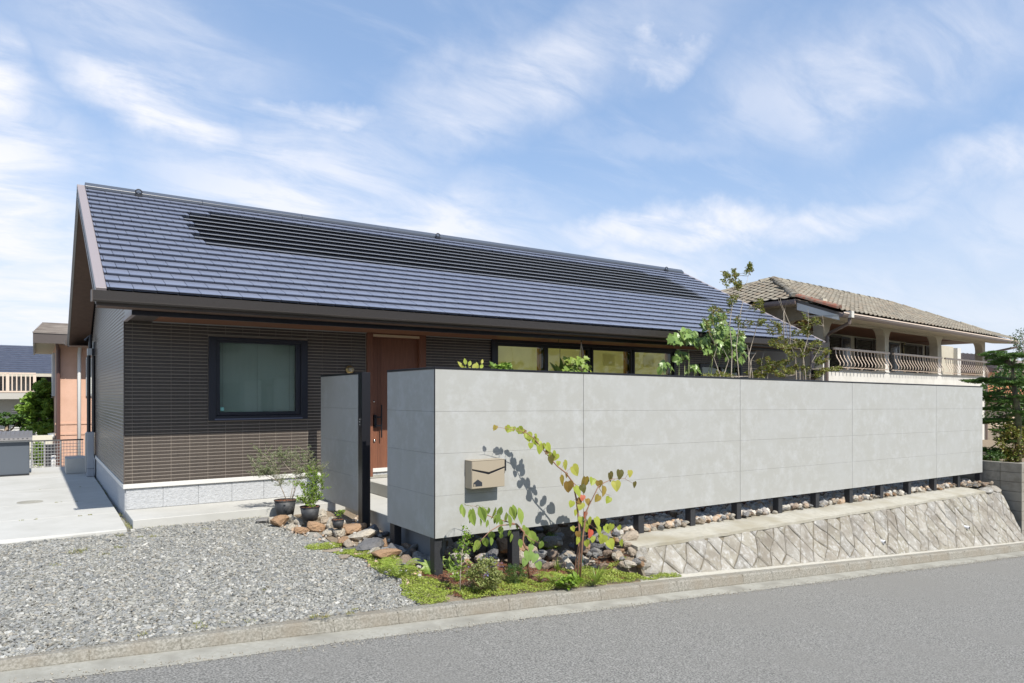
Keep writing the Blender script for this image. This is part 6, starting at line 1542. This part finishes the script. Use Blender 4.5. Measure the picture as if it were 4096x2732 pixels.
# ---- courtyard plants seen above the fence
yf = 2.3
fg = thing('large_leaf_shrub', at(2790, 1530, 1, yf), 'tall shrub with large lobed green leaves above the fence', 'shrub')
st = MB(); hub = T(yf, (2755, 1395), (2740, 1420), (2850, 1420), (2890, 1400), (2940, 1440), (2680, 1462), (2860, 1330), (2720, 1380), (2780, 1480), (2920, 1370))
for i, hpt in enumerate(hub):
    b0 = at([2760, 2745, 2800, 2815, 2930, 2704, 2820, 2722, 2775, 2860][i], 1560, 1, yf+rnd(.15)); b0.z -= .5; st.tube([b0, b0.lerp(hpt, .5)+Vector((rnd(.05), 0, 0)), hpt], [.012, .009, .004], 6)
clus = [(2735, 1345, 55, 28, 14), (2790, 1372, 45, 22, 8), (2860, 1300, 65, 30, 14), (2905, 1345, 70, 32, 18), (2935, 1380, 45, 30, 12), (2850, 1405, 55, 20, 9), (2945, 1425, 35, 22, 7), (2722, 1428, 32, 16, 6), (2655, 1462, 24, 13, 5), (2780, 1478, 18, 16, 4), (2880, 1268, 35, 12, 6), (2700, 1365, 25, 14, 4)]
for cu_, cv, ru, rvv, n_ in clus:
    ctr = at(cu_, cv+rvv*1.4, 1, yf)
    for i in range(int(n_*3.4)):
        a = rv.uniform(0, 6.28); rad = math.sqrt(rv.random()); u_, v_ = cu_+ru*rad*math.cos(a), cv+rvv*rad*math.sin(a)-8; p = at(u_, v_, 1, yf+rnd(.28))
        put_leaf(fg, p, rv.uniform(.11, .19), rv.choice(['lobed', 'lobed', 'ovate']), 'leaf_big', (rnd(.8), -.3+rnd(.5), -.55+rnd(.45)), (rnd(.5), -.7+rnd(.3), 1), 1.0)
        st.tube([ctr, p.lerp(ctr, .4)+Vector((0, 0, .03)), p], .0022, 4)
st.build('stem', MT['stem_g'], fg, True)
def twiggy(name, label, stems, clusters, leaf, m, yb_, bark='bark_pale', per=55, tl=.10):
    t = thing(name, at(stems[0][0][0], stems[0][0][1]+60, 1, yb_), label, 'tree'); b = MB(); allp = []
    for s_ in stems:
        pts = [at(u, v, 1, yb_+rnd(.03)) for u, v in s_]; pts = [pts[0]+Vector((0, 0, -.7))]+pts; n_ = len(pts); b.tube(pts, [.013*(1-.86*i/(n_-1)) for i in range(n_)], 6); allp += pts[1:]
        for i in range(1, n_-1): allp.append(pts[i].lerp(pts[i+1], .5))
    P = []
    for cu_, cv, ru, rvv, dn_ in clusters:
        for k in range(dn_):
            a = rv.uniform(0, 6.28); rad = math.sqrt(rv.random()); e = at(cu_+ru*rad*math.cos(a), cv+rvv*rad*math.sin(a), 1, yb_+rnd(.30))
            near = min(allp, key=lambda q_: (q_-e).length+max(0, q_.z-e.z)*1.5); mid = near.lerp(e, .55)+Vector((rnd(.03), rnd(.03), -.03)); b.tube([near, mid, e], [.004, .0025, .001], 4)
            d = (e-mid)
            for j in range(int(per/1.3)):
                P.append(tuple(mid+d*rv.uniform(.1, 1.1)+Vector((rnd(tl*.35), rnd(tl*.35), rnd(tl*.35)))))
    b.build('stem', MT[bark], t, True); foliage('foliage', t, np.array(P), leaf, MT[m], (.8, 1, 1), up=1.4); return t
twiggy('slender_tree', 'tall sparse tree with pale thin stems rising above the roof line', [[(2925, 1500), (2928, 1400), (2918, 1300), (2932, 1200), (2940, 1120), (2945, 1070)], [(2955, 1500), (2945, 1390), (2962, 1250), (2985, 1140), (3000, 1068)], [(2880, 1500), (2855, 1430), (2868, 1390)], [(3010, 1500), (2995, 1420), (2990, 1380)], [(2995, 1420), (3020, 1330), (3042, 1250), (3040, 1220)], [(2895, 1500), (2915, 1440), (2890, 1390)]],
       [(2905, 1110, 18, 28, 9), (2940, 1085, 10, 22, 6), (2950, 1130, 16, 25, 8), (3000, 1075, 14, 24, 9), (2928, 1190, 25, 25, 6), (3040, 1225, 22, 30, 8), (2838, 1230, 22, 14, 5), (2985, 1290, 45, 40, 7), (2890, 1250, 25, 22, 4), (2820, 1280, 14, 10, 4), (3060, 1290, 30, 25, 5)], .048, 'leaf_s', 1.7, per=46)
twiggy('spreading_tree', 'spreading tree with fine yellow green leaves at the right of the courtyard', [[(3185, 1500), (3182, 1430), (3150, 1350), (3135, 1250), (3110, 1190)], [(3222, 1500), (3212, 1420), (3235, 1340), (3232, 1230)], [(3240, 1500), (3246, 1450), (3275, 1400), (3300, 1350), (3290, 1260)], [(3212, 1420), (3190, 1370), (3130, 1340)], [(3200, 1490), (3215, 1450)], [(3135, 1250), (3150, 1200), (3165, 1215)], [(3160, 1300), (3125, 1215), (3118, 1180)]],
       [(3130, 1370, 60, 22, 10), (3190, 1400, 55, 25, 12), (3250, 1360, 50, 25, 9), (3100, 1310, 45, 30, 7), (3240, 1280, 35, 35, 8), (3300, 1400, 25, 15, 4), (3280, 1440, 35, 12, 6), (3180, 1480, 60, 22, 12), (3120, 1480, 40, 20, 8), (3300, 1490, 40, 14, 6), (3360, 1470, 35, 8, 4), (3080, 1370, 25, 12, 4), (3210, 1330, 40, 20, 6)], .050, 'leaf_s', 1.6, per=60)
twiggy('low_shrub', 'low yellow green shrub between the tall trees behind the fence', [[(3000, 1505), (3005, 1440), (3030, 1400)], [(3050, 1505), (3045, 1450), (3060, 1400)], [(3070, 1505), (3080, 1460)]],
       [(3030, 1490, 50, 22, 12), (3090, 1460, 45, 22, 10), (2870, 1495, 25, 8, 4), (2830, 1500, 30, 6, 4), (3140, 1440, 30, 15, 6), (3060, 1440, 30, 15, 5)], .050, 'leaf_s', 1.9, per=60)
c = at(1890, 1478, 1, 1.0)
sp = thing('citrus_sprig', c+Vector((0, 0, -.2)), 'bright leafy sprig rising above the fence near its left corner', 'plant'); st = MB()
for u, v, sz, dx in [(1850, 1462, .10, -.6), (1862, 1450, .09, 0), (1875, 1455, .09, .6), (1890, 1465, .10, .8), (1885, 1475, .08, -.5), (1905, 1472, .07, .2), (1912, 1455, .06, -.2), (1925, 1445, .075, .7), (1922, 1465, .085, .8), (1915, 1462, .07, -.8), (1900, 1478, .08, .5), (1858, 1472, .08, -.7), (1866, 1474, .07, .1)]:
    p = at(u, v+9, 1, 1.0+rnd(.05)); put_leaf(sp, p, sz, 'ovate', 'leaf_yg', (dx, rnd(.3), 1), (rnd(.5), -1, .5), .9); st.tube([c+Vector((0, 0, -.25)), p+Vector((0, 0, -.04)), p], .002, 4)
st.build('stem', MT['stem_g'], sp)
# hanging plants under the eave
yh = 3.35
ht = at(2236, 1362, 1, yh); hb = at(2240, 1480, 1, yh)
hp = thing('staghorn_fern', hb, 'hanging grey green staghorn fern on a black hook', 'hanging plant')
MB().tube([(ht.x, yh, 2.555), (ht.x-.02, yh, 2.50), (hb.x, yh, ht.z-.14), (hb.x, yh, hb.z-.05)], .005, 5).build('hook', MT['black'], hp)
blob((hb.x, yh, hb.z-.12), (.13, .10, .10), 5, MT['bark'], 'root_ball', hp)
for u, v, sz, dx, dz in [(2215, 1462, .32, -.5, 1), (2232, 1455, .34, -.1, 1), (2248, 1462, .3, .3, 1), (2205, 1480, .3, -1, .4), (2195, 1488, .28, -1, -.1), (2262, 1485, .26, .9, .4), (2225, 1485, .26, -.5, .8), (2240, 1488, .3, .3, .9)]:
    put_leaf(hp, Vector((hb.x+rnd(.05), yh+rnd(.06), hb.z-.12)), sz, 'lance', 'leaf_olive' if 0 else 'leaf_g', (dx, rnd(.3)-.1, dz), (rnd(.4), -1, .2), .9)
m0 = at(2325, 1372, 1, yh); m1 = at(2330, 1492, 1, yh)
hg = thing('macrame_planter', (m1.x, yh, m1.z), 'hanging planter with trailing yellow green leaves on white cords', 'hanging plant')
b = MB(); potc = Vector((m1.x, yh, m1.z-.06))
for k in range(4):
    a = k*1.57+.5; rim = potc+Vector((.11*math.cos(a), .11*math.sin(a), .06)); b.tube([(m0.x, yh, 2.52), (m0.x, yh, 2.50), rim, potc+Vector((.06*math.cos(a), .06*math.sin(a), -.09)), potc+Vector((0, 0, -.13))], .0045, 5)
b.build('cord', mat('cotton_cord', (.62, .58, .52), .9), hg); MB().tube([(m0.x, yh, 2.552), (m0.x, yh, 2.52)], .012, 6).build('hook', MT['black'], hg)
MB().tube([potc+Vector((0, 0, -.08)), potc+Vector((0, 0, .06))], [.075, .11], 18).build('bowl', mat('grey_bowl', (.25, .26, .27), .5), hg, True)
for i in range(62):
    a = rv.uniform(0, 6.28); r_ = rv.uniform(.04, .24); p = potc+Vector((r_*math.cos(a), r_*.7*math.sin(a), .12+rnd(.13)-r_*.25)); put_leaf(hg, p, rv.uniform(.08, .13), 'ovate', 'leaf_yg' if rv.random() < .7 else 'leaf_g', (math.cos(a), math.sin(a)*.7, -.6+rnd(.8)), (rnd(.5), -.8, .8))
c = at(2300, 1500, 1, 2.9); tp = thing('climbing_foliage', c, 'dark green leafy plant behind the hanging planter', 'plant')
st = MB(); st.tube([c+Vector((0, 0, -.8)), c+Vector((.02, 0, -.2)), c+Vector((-.05, 0, .25))], [.01, .008, .003], 6); st.build('stem', MT['stem_g'], tp)
for i in range(52):
    p = at(2300+rnd(42), 1452+rnd(34)+10, 1, 3.0+rnd(.2)); put_leaf(tp, p, rv.uniform(.09, .15), 'lobed', 'leaf_g', (rnd(1), -.3, -.4+rnd(.6)), (rnd(.5), -.7, .8))
bush('leafy_houseplant', 'dark leafy plant showing above the fence before the first window pane', 'plant', at(2010, 1500, 1, 2.6), (.22, .12, .10), 160, .10, 'leaf_mid', 8, 'stem_g')

# ---- cloud pruned tree and shrubs behind the block wall
xt = 15.0
def X15(x, y): p = at(3700+.4465*x, 1250+.4465*y, 0, xt); return p
k15 = ((X15(800, 500)-CAM).dot(Vector((math.sin(TH), math.cos(TH), 0))))/FPX*.4465
cp = thing('cloud_pruned_tree', X15(830, 1300), 'dark green cloud pruned tree with flat foliage pads behind the block wall', 'tree')
b = MB(); tr_ = [X15(835, 1420), X15(832, 1100), X15(835, 920), X15(815, 780), X15(800, 690), X15(785, 600), X15(785, 480)]
b.tube(tr_, [.07, .07, .065, .06, .05, .04, .025], 9)
pads = [(610, 370, 85, 40), (700, 400, 80, 45), (640, 450, 70, 35), (830, 385, 80, 42), (470, 610, 95, 34), (580, 600, 80, 32), (700, 620, 95, 38), (780, 640, 60, 30), (590, 730, 75, 30), (560, 770, 50, 25), (690, 790, 85, 32), (620, 860, 85, 30), (560, 860, 40, 20), (600, 965, 80, 26), (550, 985, 40, 22), (690, 960, 40, 18), (690, 1060, 85, 26), (720, 1140, 75, 42), (570, 1225, 60, 36), (640, 1240, 60, 36), (720, 1280, 75, 34), (860, 620, 50, 50), (870, 760, 45, 40), (850, 480, 50, 40), (880, 900, 40, 50)]
for x, y, a, h_ in pads:
    c = X15(x, y); near = min(tr_, key=lambda q_: (q_-c).length); b.tube([near, near.lerp(c, .5)+Vector((0, 0, .06)), c], [.028, .02, .01], 6)
    foliage('foliage_pad', cp, crown_pts(c, (a*k15*1.0, .32, h_*k15*.70), int(420+a*15), 18, .36), .055, MT['leaf_pine'], (.45, 1, 1), up=1.3)
b.build('trunk', MT['bark_d'], cp, True)
bush('flowering_shrub', 'pale speckled leafy shrub in front of the cloud pruned tree trunk', 'shrub', (X15(850, 1330).x, .1, -.1), (.42, .35, .55), 2600, .055, 'leaf_s', 10, clumps=40)
bush('dark_shrub', 'rounded dark green shrub low beside the block wall', 'shrub', (X15(760, 1350).x-.4, .35, -.1), (.35, .3, .17), 1300, .05, 'leaf_dkg', 8, clumps=30)
bush('tall_back_tree', 'tall dark tree at the right edge behind the cloud pruned tree', 'tree', (18.3, .9, .2), (1.2, 1.1, 1.15), 6000, .11, 'leaf_dkg', 12, 'bark', clumps=46)
tb = thing('sparse_branch_tree', (17.2, .6, -.1), 'thin branches with small dark leaves reaching above the cloud pruned tree', 'tree')
b = MB(); P = []
for i in range(14):
    a = at(4096+rnd(30)+20, 1450, 0, 16.6); e = at(4045+rv.uniform(0, 60), 1310+rv.uniform(0, 90), 0, 16.6+rnd(.4)); m_ = a.lerp(e, .5)+Vector((0, 0, rnd(.05))); b.tube([a, m_, e], [.008, .005, .002], 5)
    for j in range(26): P.append(tuple(m_.lerp(e, rv.uniform(-.2, 1.05))+Vector((rnd(.07), rnd(.07), rnd(.06)))))
b.tube([(17.2, .6, -.1), (17.1, .5, 1.6), at(4110, 1450, 0, 16.6)], [.05, .04, .015], 7); b.build('trunk', MT['bark'], tb, True); foliage('crown', tb, np.array(P), .06, MT['leaf_dkg'], (.7, 1, 1), up=1.4)
st = blob(X15(590, 1315)+Vector((0, 0, .02)), (.16, .14, .15), 77, MT['rock'], 'garden_stone', None, label='dark garden stone on top of the block wall corner', category='rock')

# ---- weeds
def tuft(u, v, n, L, m='fern', z=None):
    P = at(u, v, 2, z) if z is not None else G(u, v); return P, n, L, m
wd = MB(); V = []; F = []
def addblades(c, n, L, w, spread):
    for i in range(n):
        a = rv.uniform(0, 6.28); l = L*rv.uniform(.5, 1.1); out = spread*rv.uniform(.3, 1); dx, dy = math.cos(a), math.sin(a); k = len(V); ox, oy = rnd(L*.8), rnd(L*.5)
        for t in (0, .5, 1):
            r_ = out*l*t; z = l*(t-.4*t*t*out)*.6; ww = w*(1-t)*.5+.0004; V.extend([(c[0]+ox+dx*r_-dy*ww, c[1]+oy+dy*r_+dx*ww, c[2]+z), (c[0]+ox+dx*r_+dy*ww, c[1]+oy+dy*r_-dx*ww, c[2]+z)])
        for j in range(2): F.append((k+2*j, k+2*j+1, k+2*j+3, k+2*j+2))
for u, v, n, L in [(320, 2205, 60, .09), (300, 2215, 60, .08), (280, 2140, 40, .07), (350, 2138, 40, .06), (480, 2192, 45, .07), (415, 2220, 40, .06), (485, 2145, 50, .06), (620, 2148, 60, .06), (560, 2150, 30, .05), (820, 2118, 40, .05), (530, 2112, 40, .12), (545, 2112, 30, .10), (1060, 2360, 30, .03), (575, 2220, 14, .03),
                   (1300, 2470, 60, .05), (1260, 2468, 60, .05), (1400, 2455, 40, .05), (790, 2495, 30, .05), (805, 2510, 30, .06), (570, 2540, 24, .05), (890, 2493, 20, .03), (1420, 2438, 30, .03), (1005, 2485, 16, .05), (30, 2165, 30, .05), (225, 2265, 16, .05), (215, 2262, 16, .05)]:
    P = G(u, v); addblades((P.x, P.y, P.z), n, L, .004, .9)
for u, v, n, L in [(360, 2060, 24, .03), (140, 2078, 14, .03), (85, 2082, 10, .03), (320, 2064, 16, .03), (225, 2010, 14, .025), (245, 2008, 10, .02), (305, 2006, 12, .02), (320, 1948, 14, .02), (160, 1958, 6, .015)]:
    P = at(u, v, 2, -.09); addblades(tuple(P), n, L, .008, .8)
for i in range(26):
    y_ = rv.uniform(3.2, 9.0); addblades((rv.uniform(-2.585, -2.54), y_, -.13), rv.randint(5, 22), rv.uniform(.03, .09), .006, .8)
for i in range(10):
    x_ = rv.uniform(-2.4, -.9); addblades((x_, 3.17, -.13), rv.randint(4, 12), rv.uniform(.03, .07), .005, .8)
wo = bpy.data.meshes.new('weeds'); wo.from_pydata(V, [], F); wo.materials.append(MT['dry']); tag(link('weeds', wo), 'scattered weeds and grass tufts on gravel and slab joints', 'weeds', kind='stuff')
for i, (u, v) in enumerate([(1880, 1500), (2640, 2355)]): pass
